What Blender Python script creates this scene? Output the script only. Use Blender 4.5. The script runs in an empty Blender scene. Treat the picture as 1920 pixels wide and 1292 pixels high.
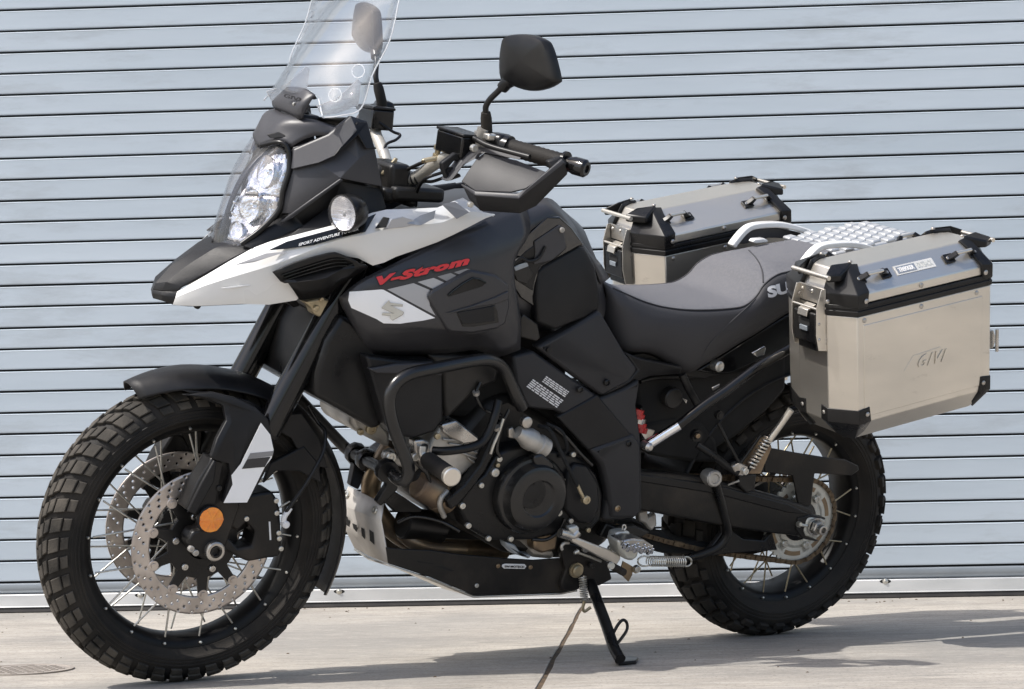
import bpy, bmesh, math, random
from mathutils import Vector, Matrix, noise
R = math.radians
random.seed(7)
C = bpy.context.scene.collection

# ------------------------------------------------------------------ camera
CAMH, PITCH, ROLL, FPX, CY = 0.4899, 0.0035, 0.0210, 4122.0, 843.75
cam_d = bpy.data.cameras.new("camera"); cam = bpy.data.objects.new("camera", cam_d); C.objects.link(cam)
cam_d.sensor_width = 36; cam_d.lens = FPX / 1920 * 36
cam_d.shift_y = (CY - 646) / 1920; cam_d.clip_end = 500
Yv = Vector((0, math.sin(PITCH), math.cos(PITCH))); Fw = Vector((0, math.cos(PITCH), -math.sin(PITCH)))
Rt = Vector((1, 0, 0)) * math.cos(ROLL) - Yv * math.sin(ROLL)
Up = Vector((1, 0, 0)) * math.sin(ROLL) + Yv * math.cos(ROLL)
cm = Matrix.Identity(4)
for i in range(3):
    cm[i][0] = Rt[i]; cm[i][1] = Up[i]; cm[i][2] = -Fw[i]
CAM = Vector((0, 0, CAMH)); cm.translation = CAM
cam.matrix_world = cm
bpy.context.scene.camera = cam

# ------------------------------------------------------------------ world, sun, exposure
SUN_DIR = Vector((-0.80, -0.42, 1.25)).normalized()      # towards the sun
elev = math.asin(SUN_DIR.z); azim = math.atan2(SUN_DIR.x, SUN_DIR.y)
w = bpy.data.worlds.new("World"); bpy.context.scene.world = w; w.use_nodes = True
nt = w.node_tree; bg = nt.nodes["Background"]
sky = nt.nodes.new("ShaderNodeTexSky"); sky.sky_type = 'NISHITA'; sky.sun_disc = False
sky.sun_elevation = elev; sky.sun_rotation = azim; sky.air_density = 1.0; sky.dust_density = 3.0; sky.ozone_density = 0.6
nt.links.new(sky.outputs[0], bg.inputs[0]); bg.inputs[1].default_value = 0.125
sl = bpy.data.lights.new("sun", 'SUN'); sl.energy = 2.9; sl.angle = R(0.6); sl.color = (1, 0.965, 0.915)
so = bpy.data.objects.new("sun", sl); C.objects.link(so)
so.rotation_euler = SUN_DIR.to_track_quat('Z', 'Y').to_euler()
vs = bpy.context.scene.view_settings
vs.view_transform = 'Standard'; vs.look = 'None'; vs.gamma = 1; vs.use_curve_mapping = False; vs.exposure = 0.84

# ------------------------------------------------------------------ frames
RC, X0, D0, PSI, LEAN = 0.055, 0.6083, 5.4624, 0.553, 0.265
cp, sp, cl, sn = math.cos(PSI), math.sin(PSI), math.cos(LEAN), math.sin(LEAN)
BM = Matrix(((-cp, cl*sp, sn*sp, X0 - RC*sn*sp), (-sp, -cl*cp, -sn*cp, D0 + RC*sn*cp), (0, -sn, cl, RC - RC*cl), (0, 0, 0, 1)))
BI = BM.inverted()
WB, RF, RR = 1.555, .326, .319

FR = {'F': (0, 0, 1), 'A1': (260, 0, 3.23), 'A2': (260, 360, 3.23), 'A3': (40, 680, 2.1117), 'A4': (600, 30, 3.23), 'A5': (620, 360, 3.23),
      'A6': (560, 640, 2.584), 'A7': (380, 780, 3.23), 'A0': (180, 780, 3.229), 'B1': (1060, 320, 3.4), 'B2': (1420, 400, 2.808),
      'B3': (960, 640, 2.809), 'B4': (1180, 780, 2.937), 'B6': (960, 960, 3.891), 'D5': (525, 337, 2.984), 'C5': (1400, 960, 5.382)}
def ray(px, py):
    d = Rt * ((px - 960) / FPX) + Up * (-(py - CY) / FPX) + Fw
    return d
def P(fr, x, y, lat):
    """point of the motorcycle's own frame at lateral offset lat"""
    ox, oy, s = FR[fr]
    d = BI.to_3x3() @ ray(ox + x / s, oy + y / s); o = BI @ CAM
    t = (lat - o.y) / d.y
    return o + d * t
def G(px, py, z=0):
    d = ray(px, py); t = (z - CAM.z) / d.z
    return CAM + d * t
def MI(v): return Vector((v[0], -v[1], v[2]))

# ------------------------------------------------------------------ materials
MATS = {}
def mat(name, col, rough=.5, metal=0, col2=None, nscale=8, detail=4, bump=0, bscale=200, coat=0, stretch=None, rvar=0, spec=None, fac=(.35, .65), trans=0, ior=None, sheen=0, dirt=None, world=False):
    m = bpy.data.materials.new(name); m.use_nodes = True; n = m.node_tree.nodes; l = m.node_tree.links
    b = n["Principled BSDF"]
    b.inputs["Base Color"].default_value = (*col, 1); b.inputs["Roughness"].default_value = rough; b.inputs["Metallic"].default_value = metal
    if spec is not None: b.inputs["Specular IOR Level"].default_value = spec
    if coat: b.inputs["Coat Weight"].default_value = coat; b.inputs["Coat Roughness"].default_value = .06
    if trans: b.inputs["Transmission Weight"].default_value = trans
    if ior: b.inputs["IOR"].default_value = ior
    if sheen: b.inputs["Sheen Weight"].default_value = sheen
    tc = n.new("ShaderNodeTexCoord"); mp = n.new("ShaderNodeMapping"); l.new(n.new("ShaderNodeNewGeometry").outputs["Position"] if world else tc.outputs["Object"], mp.inputs[0])
    if stretch: mp.inputs["Scale"].default_value = stretch
    if col2 is not None or rvar:
        t = n.new("ShaderNodeTexNoise"); t.inputs["Scale"].default_value = nscale; t.inputs["Detail"].default_value = detail; l.new(mp.outputs[0], t.inputs[0])
        r = n.new("ShaderNodeMapRange"); r.inputs[1].default_value = fac[0]; r.inputs[2].default_value = fac[1]; l.new(t.outputs[0], r.inputs[0])
        if col2 is not None:
            mx = n.new("ShaderNodeMix"); mx.data_type = 'RGBA'; l.new(r.outputs[0], mx.inputs[0])
            mx.inputs[6].default_value = (*col, 1); mx.inputs[7].default_value = (*col2, 1); l.new(mx.outputs[2], b.inputs["Base Color"])
        if dirt and col2 is not None:
            dn = n.new("ShaderNodeTexNoise"); dn.inputs["Scale"].default_value = dirt[1]; dn.inputs["Detail"].default_value = 8; dn.inputs["Roughness"].default_value = .7
            dm = n.new("ShaderNodeMapping"); dm.inputs["Location"].default_value = (3.1, 1.7, 5.3); l.new(mp.outputs[0], dm.inputs[0]); l.new(dm.outputs[0], dn.inputs[0])
            dr = n.new("ShaderNodeMapRange"); dr.inputs[1].default_value = dirt[2]; dr.inputs[2].default_value = dirt[3]; dr.inputs[4].default_value = dirt[4]; l.new(dn.outputs[0], dr.inputs[0])
            m3 = n.new("ShaderNodeMix"); m3.data_type = 'RGBA'; l.new(dr.outputs[0], m3.inputs[0]); l.new(mx.outputs[2], m3.inputs[6]); m3.inputs[7].default_value = (*dirt[0], 1); l.new(m3.outputs[2], b.inputs["Base Color"])
        if rvar:
            a = n.new("ShaderNodeMapRange"); a.inputs[3].default_value = rough - rvar; a.inputs[4].default_value = rough + rvar
            l.new(r.outputs[0], a.inputs[0]); l.new(a.outputs[0], b.inputs["Roughness"])
    if bump:
        t2 = n.new("ShaderNodeTexNoise"); t2.inputs["Scale"].default_value = bscale; t2.inputs["Detail"].default_value = 3; l.new(mp.outputs[0], t2.inputs[0])
        bp = n.new("ShaderNodeBump"); bp.inputs["Strength"].default_value = bump; bp.inputs["Distance"].default_value = .002
        l.new(t2.outputs[0], bp.inputs["Height"]); l.new(bp.outputs[0], b.inputs["Normal"])
    MATS[name] = m
    return m
mat('plastic', (.008, .008, .009), .42, spec=.28, col2=(.0135, .0132, .0135), nscale=14, bump=.25, bscale=900, rvar=.06)
mat('grey_plastic', (.036, .036, .040), .42, spec=.4, col2=(.046, .046, .050), nscale=6, bump=.12, bscale=1200, rvar=.05)
mat('charcoal_paint', (.026, .026, .029), .34, spec=.4, col2=(.034, .0335, .036), nscale=5, coat=.12, rvar=.04)
mat('gloss_black', (.005, .005, .0055), .14, spec=.35, coat=.15, col2=(.008, .0078, .0075), nscale=20, rvar=.04)
mat('decal_white', (.86, .86, .86), .3, coat=.3, col2=(.82, .82, .81), nscale=8)
mat('white_paint', (.74, .74, .72), .25, col2=(.68, .675, .655), nscale=3, coat=.6, rvar=.05)
mat('silver_paint', (.42, .43, .45), .3, metal=.5, coat=.4, col2=(.37, .38, .40), nscale=6)
mat('grey_decal', (.20, .20, .205), .3, coat=.3, col2=(.23, .23, .235), nscale=9)
mat('rubber', (.009, .0085, .008), .72, spec=.25, col2=(.030, .026, .022), nscale=9, bump=.3, bscale=300, rvar=.1)
mat('tread_dark', (.014, .013, .012), .8, spec=.25, col2=(.040, .035, .029), nscale=10, bump=.4, bscale=300)
mat('tread_rubber', (.018, .017, .015), .8, spec=.25, col2=(.085, .075, .062), nscale=13, bump=.4, bscale=300)
mat('satin_black', (.006, .006, .0065), .33, spec=.3, col2=(.013, .0125, .012), nscale=12, rvar=.08)
mat('dusty_black', (.009, .0085, .008), .48, spec=.3, col2=(.040, .032, .025), nscale=9, fac=(.5, .75), bump=.2, bscale=250, rvar=.1)
mat('engine_black', (.009, .0088, .0085), .40, spec=.35, col2=(.032, .029, .026), nscale=10, bump=.3, bscale=500, rvar=.08)
mat('cast_alu', (.46, .445, .415), .42, metal=.55, col2=(.31, .29, .26), nscale=18, bump=.4, bscale=400, rvar=.1)
mat('decal_silver', (.60, .59, .56), .45, metal=.2, col2=(.56, .55, .52), nscale=10)
mat('brushed_alu', (.72, .68, .61), .36, metal=.92, col2=(.60, .565, .505), nscale=4, detail=7, fac=(.25, .75), rvar=.08, bump=.08, bscale=160, stretch=(1, 1, 3), dirt=((.42, .39, .34), 14, .62, .74, .5))
mat('steel', (.52, .51, .49), .32, metal=.9, col2=(.40, .37, .33), nscale=30, rvar=.1)
mat('disc_steel', (.56, .51, .47), .40, metal=.85, col2=(.44, .39, .35), nscale=22, rvar=.08)
mat('chrome', (.85, .86, .88), .07, metal=1, col2=(.78, .79, .80), nscale=15)
mat('signal_chrome', (.92, .92, .92), .22, metal=.8, col2=(.7, .7, .7), nscale=20, bump=.8, bscale=40, stretch=(1, 1, 9))
mat('reflector_chrome', (.90, .89, .88), .08, metal=1, bump=1.3, bscale=95, col2=(.6, .6, .62), nscale=70, fac=(.4, .65))
mat('exhaust_steel', (.36, .27, .17), .4, metal=.8, col2=(.16, .12, .09), nscale=12, rvar=.1)
mat('brass', (.50, .42, .28), .4, metal=.7, col2=(.32, .27, .18), nscale=25)
mat('zinc', (.60, .59, .55), .35, metal=.8, col2=(.50, .48, .42), nscale=30)
mat('chain_rust', (.075, .05, .03), .6, metal=.4, col2=(.17, .12, .07), nscale=60, bump=.2)
mat('sprocket_alu', (.64, .64, .59), .42, metal=.5, col2=(.48, .47, .42), nscale=18)
mat('seat_top', (.105, .106, .116), .68, spec=.3, col2=(.125, .125, .134), nscale=160, fac=(.4, .6), bump=.6, bscale=700, rvar=.05)
mat('seat_side', (.040, .0395, .043), .6, spec=.3, col2=(.050, .049, .051), nscale=5, bump=.3, bscale=1200, rvar=.05)
mat('red_decal', (.62, .015, .018), .3, coat=.3, col2=(.56, .012, .015), nscale=10)
mat('white_print', (.72, .72, .72), .5, col2=(.66, .66, .66), nscale=10)
mat('dark_print', (.02, .02, .02), .5, col2=(.03, .03, .03), nscale=10)
mat('black_print', (.006, .006, .006), .35, col2=(.01, .01, .01), nscale=10)
mat('matte_alu', (.60, .575, .54), .55, metal=.45, col2=(.47, .44, .40), nscale=12, rvar=.08, bump=.1, bscale=300)
mat('amber', (.80, .20, .004), .15, coat=1, col2=(.90, .30, .01), nscale=60, bump=.6, bscale=150)
mat('red_metal', (.50, .01, .01), .3, col2=(.4, .01, .01), nscale=10, coat=.3)
mat('bar_silver', (.50, .475, .42), .36, metal=.35, col2=(.44, .42, .37), nscale=20)
mat('rim_black', (.005, .005, .0055), .42, spec=.2, col2=(.010, .0095, .009), nscale=15, rvar=.06)
mat('cover_black', (.007, .007, .0075), .24, col2=(.012, .0115, .011), nscale=12, bump=.1, bscale=600)
mat('edge_clear', (.9, .92, .94), .25, trans=.5, ior=1.3, col2=(.85, .87, .9), nscale=10)
def thin_glass(name, tint, edge=.04):
    m = bpy.data.materials.new(name); m.use_nodes = True; n = m.node_tree.nodes; l = m.node_tree.links; n.remove(n["Principled BSDF"])
    t = n.new("ShaderNodeBsdfTransparent"); g = n.new("ShaderNodeBsdfGlossy"); g.inputs["Roughness"].default_value = .02
    tc = n.new("ShaderNodeTexCoord"); nz = n.new("ShaderNodeTexNoise"); nz.inputs["Scale"].default_value = 6; nz.inputs["Detail"].default_value = 6; l.new(tc.outputs["Object"], nz.inputs[0])
    mx0 = n.new("ShaderNodeMix"); mx0.data_type = 'RGBA'; l.new(nz.outputs[0], mx0.inputs[0]); mx0.inputs[6].default_value = (*tint, 1); mx0.inputs[7].default_value = (*[c * .93 for c in tint], 1); l.new(mx0.outputs[2], t.inputs[0])
    d = n.new("ShaderNodeBsdfDiffuse"); d.inputs[0].default_value = (.8, .8, .8, 1)
    lw = n.new("ShaderNodeLayerWeight"); lw.inputs[0].default_value = .5
    pw = n.new("ShaderNodeMath"); pw.operation = 'POWER'; pw.inputs[1].default_value = 4.5; l.new(lw.outputs["Facing"], pw.inputs[0])
    f = n.new("ShaderNodeMapRange"); f.inputs[3].default_value = edge; f.inputs[4].default_value = .8; l.new(pw.outputs[0], f.inputs[0])
    a = n.new("ShaderNodeMixShader"); a.inputs[0].default_value = .022; l.new(t.outputs[0], a.inputs[1]); l.new(d.outputs[0], a.inputs[2])
    b = n.new("ShaderNodeMixShader"); l.new(f.outputs[0], b.inputs[0]); l.new(a.outputs[0], b.inputs[1]); l.new(g.outputs[0], b.inputs[2])
    l.new(b.outputs[0], n["Material Output"].inputs[0]); MATS[name] = m
thin_glass('glass_clear', (.95, .96, .97), .05); thin_glass('lens_clear', (.97, .97, .98), .03)
mat('piano_black', (.004, .004, .0045), .06, coat=1, col2=(.006, .006, .006), nscale=10)
mat('lens_ribbed', (.95, .95, .95), .08, trans=.78, ior=1.45, col2=(.85, .85, .86), nscale=30, bump=.5, bscale=30, stretch=(1, 1, 12))
mat('slat_paint', (.325, .375, .420), .45, col2=(.385, .435, .482), nscale=1.6, stretch=(.5, 1, 2.2), detail=9, fac=(.3, .7), rvar=.09, bump=.8, bscale=7, world=True, dirt=((.24, .26, .275), 3.5, .54, .70, .5))
mat('galvanised', (.46, .47, .47), .40, metal=.35, col2=(.62, .62, .61), nscale=6, detail=8, stretch=(.5, 1, 1.5), rvar=.08)
mat('rail_grey', (.24, .27, .30), .4, metal=.4, col2=(.30, .33, .36), nscale=4)
mat('seal_rubber', (.010, .009, .009), .7, col2=(.02, .018, .016), nscale=20)
mat('void_black', (.006, .006, .006), .9, col2=(.01, .01, .01), nscale=20)
mat('render_wall', (.42, .41, .39), .85, col2=(.48, .47, .45), nscale=3, bump=.5, bscale=60)
mat('crack_dirt', (.10, .065, .035), .95, col2=(.04, .028, .018), nscale=18, bump=.5, bscale=150)
mat('rust_iron', (.23, .205, .18), .8, col2=(.28, .25, .22), nscale=25, bump=.4, bscale=200)

# ------------------------------------------------------------------ mesh helpers
def link(name, me, m, parent=None, auto=35, bev=0, bseg=2, solid=0, offset=-1, mesh_shared=False):
    o = bpy.data.objects.new(name, me); C.objects.link(o)
    if m and not me.materials: me.materials.append(MATS[m] if isinstance(m, str) else m)
    if parent: o.parent = parent
    if solid:
        s = o.modifiers.new("solid", 'SOLIDIFY'); s.thickness = solid; s.offset = offset
    if bev:
        b = o.modifiers.new("bevel", 'BEVEL'); b.width = bev; b.segments = bseg; b.limit_method = 'ANGLE'; b.angle_limit = R(28)
        b.harden_normals = False
    if not mesh_shared:
        for p in me.polygons: p.use_smooth = True
        try: me.set_sharp_from_angle(angle=R(auto))
        except Exception: pass
    return o
def mesh(name, vs_, fs, fix=True):
    me = bpy.data.meshes.new(name); me.from_pydata([tuple(v) for v in vs_], [], fs)
    if fix:
        bm = bmesh.new(); bm.from_mesh(me); bmesh.ops.remove_doubles(bm, verts=bm.verts, dist=1e-5)
        bmesh.ops.recalc_face_normals(bm, faces=bm.faces); bm.to_mesh(me); bm.free()
    me.update(); return me
def pts(fr, ps, lat=None):
    return [P(fr, p[0], p[1], p[2] if len(p) > 2 else lat) for p in ps]
MIRF = [MI]
def both(fn, mirror):
    o = fn(lambda v: v)
    if mirror: fn(MIRF[0])
    return o
def plate(name, fr, ps, lat, th, m, parent=None, bev=.003, mirror=False, crown=None, auto=35):
    """outline traced at its own lateral distance, thickness th towards the centre plane; crown=(inset,raise)"""
    A = pts(fr, ps, lat); n = len(A)
    def make(f):
        B = [a + Vector((0, -th, 0)) for a in A]
        V = list(A) + B; F = [list(range(n, 2 * n))[::-1]]
        for i in range(n): F.append([i, (i + 1) % n, n + (i + 1) % n, n + i])
        me = bpy.data.meshes.new(name)
        bm = bmesh.new(); bv = [bm.verts.new(f(v)) for v in V]
        for q in F: bm.faces.new([bv[i] for i in q])
        top = bm.faces.new([bv[i] for i in range(n)])
        bmesh.ops.recalc_face_normals(bm, faces=bm.faces)
        if crown:
            bmesh.ops.inset_region(bm, faces=[top], thickness=crown[0], depth=0)
            s = 1 if f(Vector((0, 1, 0))).y > 0 else -1
            for v in top.verts: v.co.y += s * crown[1]
        bm.to_mesh(me); bm.free()
        return link(name, me, m, parent, bev=bev, auto=auto)
    return both(make, mirror)
def cr(p0, p1, p2, p3, t):
    return .5 * ((2 * p1) + (p2 - p0) * t + (2 * p0 - 5 * p1 + 4 * p2 - p3) * t * t + (3 * p1 - p0 - 3 * p2 + p3) * t ** 3)
def spline(ps, n, closed=False):
    if n <= 1: return list(ps)
    out = []; L = len(ps); rng = L if closed else L - 1
    for i in range(rng):
        if closed: a, b, c, d = ps[(i - 1) % L], ps[i], ps[(i + 1) % L], ps[(i + 2) % L]
        else:
            b, c = ps[i], ps[i + 1]; a = ps[i - 1] if i else b * 2 - c; d = ps[i + 2] if i + 2 < L else c * 2 - b
        for k in range(n): out.append(cr(a, b, c, d, k / n))
    if not closed: out.append(ps[-1])
    return out
def gridmesh(name, rows, nu=3, nv=3):
    rows = [spline(r, nu) for r in rows]
    cols = [spline([r[j] for r in rows], nv) for j in range(len(rows[0]))]
    h = len(cols[0]); wd = len(cols)
    V = [cols[j][i] for i in range(h) for j in range(wd)]
    F = [[i * wd + j, i * wd + j + 1, (i + 1) * wd + j + 1, (i + 1) * wd + j] for i in range(h - 1) for j in range(wd - 1)]
    return V, F
def patch(name, fr, grid, m, parent=None, nu=3, nv=3, th=.004, bev=0, mirror=False, auto=40, sym=False):
    rows = [pts(fr, r) if not isinstance(r[0], Vector) else r for r in grid]
    if sym: rows = [[MI(v) for v in r[::-1] if v.y > 1e-5] + list(r) for r in rows]
    def make(f):
        V, F = gridmesh(name, [[f(v) for v in r] for r in rows], nu, nv)
        me = mesh(name, V, F)
        # outward normals
        s = sum(p.normal.y * p.area * (1 if p.center.y > 0 else -1) for p in me.polygons) + sum(p.normal.x * p.area + p.normal.z * p.area for p in me.polygons) * .3
        if s < 0: me.flip_normals()
        return link(name, me, m, parent, bev=bev, solid=th, auto=auto)
    return both(make, mirror)
def tube(name, ps, r, m, parent=None, n=10, sm=6, mirror=False, cap=True, closed=False, taper=None):
    def make(f):
        q = spline([f(Vector(p)) for p in ps], sm, closed)
        V, F = [], []; L = len(q); prev = None
        for i, c in enumerate(q):
            t = ((q[(i + 1) % L] - q[i - 1]) if closed else (q[min(i + 1, L - 1)] - q[max(i - 1, 0)])).normalized()
            if prev is None:
                u = t.orthogonal().normalized()
            else:
                u = (prev - t * prev.dot(t)).normalized()
            prev = u; v_ = t.cross(u)
            rr = r if taper is None else r * (1 + (taper - 1) * i / (L - 1))
            for k in range(n):
                a = 2 * math.pi * k / n; V.append(c + (u * math.cos(a) + v_ * math.sin(a)) * rr)
        rg = L if closed else L - 1
        for i in range(rg):
            for k in range(n): F.append([i * n + k, i * n + (k + 1) % n, ((i + 1) % L) * n + (k + 1) % n, ((i + 1) % L) * n + k])
        if cap and not closed: F.append(list(range(n))[::-1]); F.append([(L - 1) * n + k for k in range(n)])
        me = mesh(name, V, F); return link(name, me, m, parent, auto=50)
    return both(make, mirror)
def lathe_vf(c, ax, prof, n=24, closed=False):
    c = Vector(c); ax = Vector(ax).normalized(); u = ax.orthogonal().normalized(); v_ = ax.cross(u)
    V, F = [], []
    for (t, r) in prof:
        for k in range(n):
            a = 2 * math.pi * k / n; V.append(c + ax * t + (u * math.cos(a) + v_ * math.sin(a)) * r)
    L = len(prof)
    for i in range(L if closed else L - 1):
        for k in range(n): F.append([i * n + k, i * n + (k + 1) % n, ((i + 1) % L) * n + (k + 1) % n, ((i + 1) % L) * n + k])
    return V, F
def lathe(name, c, ax, prof, m, parent=None, n=24, mirror=False, bev=0, auto=35, closed=False):
    def make(f):
        V, F = lathe_vf(c, ax, prof, n, closed)
        me = mesh(name, [f(v) for v in V], F); return link(name, me, m, parent, auto=auto, bev=bev)
    return both(make, mirror)
YA = Vector((0, 1, 0))
def disc(name, fr, x, y, lat, r, th, m, parent=None, n=28, mirror=False, dome=0, ax=YA, ch=.15):
    c = P(fr, x, y, lat)
    return lathe(name, c, ax, [(-th, 0), (-th, r), (-th * .2, r), (0, r * (1 - ch)), (dome, 0)], m, parent, n, mirror)
def facets(name, fr, verts, faces, m, parent=None, th=.004, bev=.002, mirror=False, auto=15):
    vv = {k: P(fr, *v) if not isinstance(v, Vector) else v for k, v in verts.items()}; keys = list(vv)
    def make(f):
        me = mesh(name, [f(vv[k]) for k in keys], [[keys.index(k) for k in q] for q in faces])
        s = sum(p.normal.y * p.area * (1 if p.center.y > 0 else -1) for p in me.polygons) + sum((p.normal.x + p.normal.z) * p.area for p in me.polygons) * .3
        if s < 0: me.flip_normals()
        return link(name, me, m, parent, solid=th, bev=bev, auto=auto)
    return both(make, mirror)
def boxm(name, c, sx, sy, sz, m, parent=None, bev=.002, rot=None, mirror=False):
    c = Vector(c); rot = rot or Matrix.Identity(3)
    V = [c + rot @ Vector((x * sx / 2, y * sy / 2, z * sz / 2)) for x in (-1, 1) for y in (-1, 1) for z in (-1, 1)]
    F = [[0, 1, 3, 2], [4, 6, 7, 5], [0, 4, 5, 1], [2, 3, 7, 6], [0, 2, 6, 4], [1, 5, 7, 3]]
    return both(lambda f: link(name, mesh(name, [f(v) for v in V], F), m, parent, bev=bev), mirror)
def text(name, s, p0, p1, p2, m, parent=None, ext=.0008, off=.0012, bold=0, shear=0, spacing=1):
    """lettering: p0 bottom-left, p1 bottom-right, p2 top-left (bike frame)"""
    cu = bpy.data.curves.new(name, 'FONT'); cu.body = s; cu.extrude = .01; cu.offset = bold; cu.shear = shear; cu.resolution_u = 3; cu.space_character = spacing
    t = bpy.data.objects.new("tmp", cu); C.objects.link(t)
    dg = bpy.context.evaluated_depsgraph_get(); me = bpy.data.meshes.new_from_object(t.evaluated_get(dg))
    bpy.data.objects.remove(t); me.name = name
    xs = [v.co.x for v in me.vertices]; ys = [v.co.y for v in me.vertices]
    x0, x1, y0, y1 = min(xs), max(xs), min(ys), max(ys)
    U = p1 - p0; W_ = p2 - p0; N = U.cross(W_).normalized()
    for v in me.vertices:
        v.co = p0 + U * ((v.co.x - x0) / (x1 - x0)) + W_ * ((v.co.y - y0) / (y1 - y0)) + N * (off + (ext if v.co.z > 0 else 0))
    return link(name, me, m, parent)
def flat(name, ps, m, parent=None, off=.001, th=.0006):
    """thin decal: polygon of points, lifted by off along its normal towards the viewer side"""
    n = (ps[1] - ps[0]).cross(ps[2] - ps[0]).normalized()
    if n.y < 0: n = -n
    k = len(ps); V = [p + n * (off + th) for p in ps] + [p + n * off for p in ps]
    F = [list(range(k)), list(range(k, 2 * k))[::-1]] + [[i, (i + 1) % k, k + (i + 1) % k, k + i] for i in range(k)]
    return link(name, mesh(name, V, F), m, parent)

def empty(name, mw=None, parent=None):
    o = bpy.data.objects.new(name, None); C.objects.link(o); o.empty_display_size = .1
    if parent: o.parent = parent
    if mw: o.matrix_world = mw
    return o

# ------------------------------------------------------------------ setting: concrete apron and roller door
DD, DYAW, SLAT, OFF = 6.641, -0.0544, 0.0648, 1.4445
dx, dy = math.cos(DYAW), math.sin(DYAW)
DOOR = Matrix(((dx, -dy, 0, 0), (dy, dx, 0, DD), (0, 0, 1, 0), (0, 0, 0, 1)))   # door frame: x along, y into building
DI = DOOR.inverted()
gr = bpy.data.objects.new("ground", bpy.data.meshes.new("ground")); C.objects.link(gr)
gr.data.from_pydata([(-60, -60, -.03), (60, -60, -.03), (60, 60, -.03), (-60, 60, -.03)], [], [(0, 1, 2, 3)])
gr['kind'] = 'structure'
def concrete():
    m = bpy.data.materials.new('concrete'); m.use_nodes = True; n = m.node_tree.nodes; l = m.node_tree.links; b = n["Principled BSDF"]
    tc = n.new("ShaderNodeTexCoord")
    def nz(scale, st, det=6, rough=.6, loc=(0, 0, 0)):
        mp = n.new("ShaderNodeMapping"); mp.inputs["Scale"].default_value = st; mp.inputs["Location"].default_value = loc; mp.inputs["Rotation"].default_value = (0, 0, .06)
        l.new(tc.outputs["Object"], mp.inputs[0])
        t = n.new("ShaderNodeTexNoise"); t.inputs["Scale"].default_value = scale; t.inputs["Detail"].default_value = det; t.inputs["Roughness"].default_value = rough
        l.new(mp.outputs[0], t.inputs[0]); return t.outputs[0]
    def rng(x, a, b_, c=0, d=1):
        r = n.new("ShaderNodeMapRange"); r.inputs[1].default_value = a; r.inputs[2].default_value = b_; r.inputs[3].default_value = c; r.inputs[4].default_value = d
        l.new(x, r.inputs[0]); return r.outputs[0]
    def mix(f, a, c, mode='MIX'):
        x = n.new("ShaderNodeMix"); x.data_type = 'RGBA'; x.blend_type = mode
        if isinstance(f, float): x.inputs[0].default_value = f
        else: l.new(f, x.inputs[0])
        for i, v in ((6, a), (7, c)):
            if isinstance(v, tuple): x.inputs[i].default_value = (*v, 1)
            else: l.new(v, x.inputs[i])
        return x.outputs[2]
    c0 = mix(rng(nz(1.6, (1, 1.6, 1)), .38, .60), (.272, .248, .216), (.390, .357, .310))
    c1 = mix(rng(nz(3, (1, 9, 1), 8, .75), .47, .66, 0, .75), c0, (.45, .42, .375))            # trowel streaks
    c2 = mix(rng(nz(5, (.8, 5, 1), 8, .7, (3, 1, 0)),   .52, .68, 0, .65), c1, (.175, .165, .150))  # grey stains
    c2 = mix(rng(nz(.7, (1, 3.2, 1), 9, .65, (1, 5, 0)), .50, .60, 0, .45), c2, (.20, .192, .178))   # damp blotches
    c3 = mix(rng(nz(110, (1, 1.6, 1), 5, .7), .54, .64, 0, .85), c2, (.11, .10, .09))          # specks and pores
    c3 = mix(rng(nz(38, (1, 1.5, 1), 5, .7, (4, 4, 0)), .60, .70, 0, .6), c3, (.47, .45, .42))
    c4 = mix(rng(nz(.9, (1, 1, 1), 3, .5, (7, 2, 0)), .48, .62, 0, .6), c3, (.215, .208, .195))
    c4 = mix(rng(nz(13, (1, 2.4, 1), 7, .72, (2, 9, 0)), .50, .62, 0, .42), c4, (.185, .172, .152))
    c4 = mix(rng(nz(17, (1, 3, 1), 7, .72, (8, 3, 0)), .54, .66, 0, .45), c4, (.48, .448, .395))
    l.new(c4, b.inputs["Base Color"]); b.inputs["Roughness"].default_value = .8
    bp = n.new("ShaderNodeBump"); bp.inputs["Strength"].default_value = .5; bp.inputs["Distance"].default_value = .003
    l.new(nz(45, (1, 2.2, 1), 8, .7), bp.inputs["Height"]); l.new(bp.outputs[0], b.inputs["Normal"])
    MATS['concrete'] = m
concrete()
gr.data.materials.append(MATS['concrete'])
# joint between two slabs runs from the door towards the camera
j0 = G(1092, 1138); j1 = G(1008, 1292); jd = (j1 - j0).normalized()
jn = Vector((-jd.y, jd.x, 0)); 
if jn.x < 0: jn = -jn
far_ = j0 - jd * 1.2; near_ = j0 + jd * 14
hw = .005
def slab(a0, a1, w0, w1):
    # jittered joint edge
    N = 80; edge = []
    for i in range(N + 1):
        t = i / N; p = a0.lerp(a1, t ** 2); jn_ = jn * (random.uniform(-.0022, .0022))
        edge.append(p + jn_)
    V = [Vector((p.x, p.y, 0)) for p in edge] + [Vector((w1.x, w1.y, 0)), Vector((w0.x, w0.y, 0))]
    k = len(V); V2 = V + [v + Vector((0, 0, -.026)) for v in V]
    F = [list(range(k))] + [[i, (i + 1) % k, k + (i + 1) % k, k + i] for i in range(k)]
    o = link("concrete_slab", mesh("concrete_slab", V2, F), 'concrete', gr, bev=.0015)
    return o
slab(far_ - jn * hw, near_ - jn * hw, far_ - jn * 14, near_ - jn * 14)
slab(far_ + jn * hw, near_ + jn * hw, far_ + jn * 14, near_ + jn * 14)
c_ = [far_ - jn * hw * 1.6, far_ + jn * hw * 1.6, near_ + jn * hw * 1.6, near_ - jn * hw * 1.6]
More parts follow.
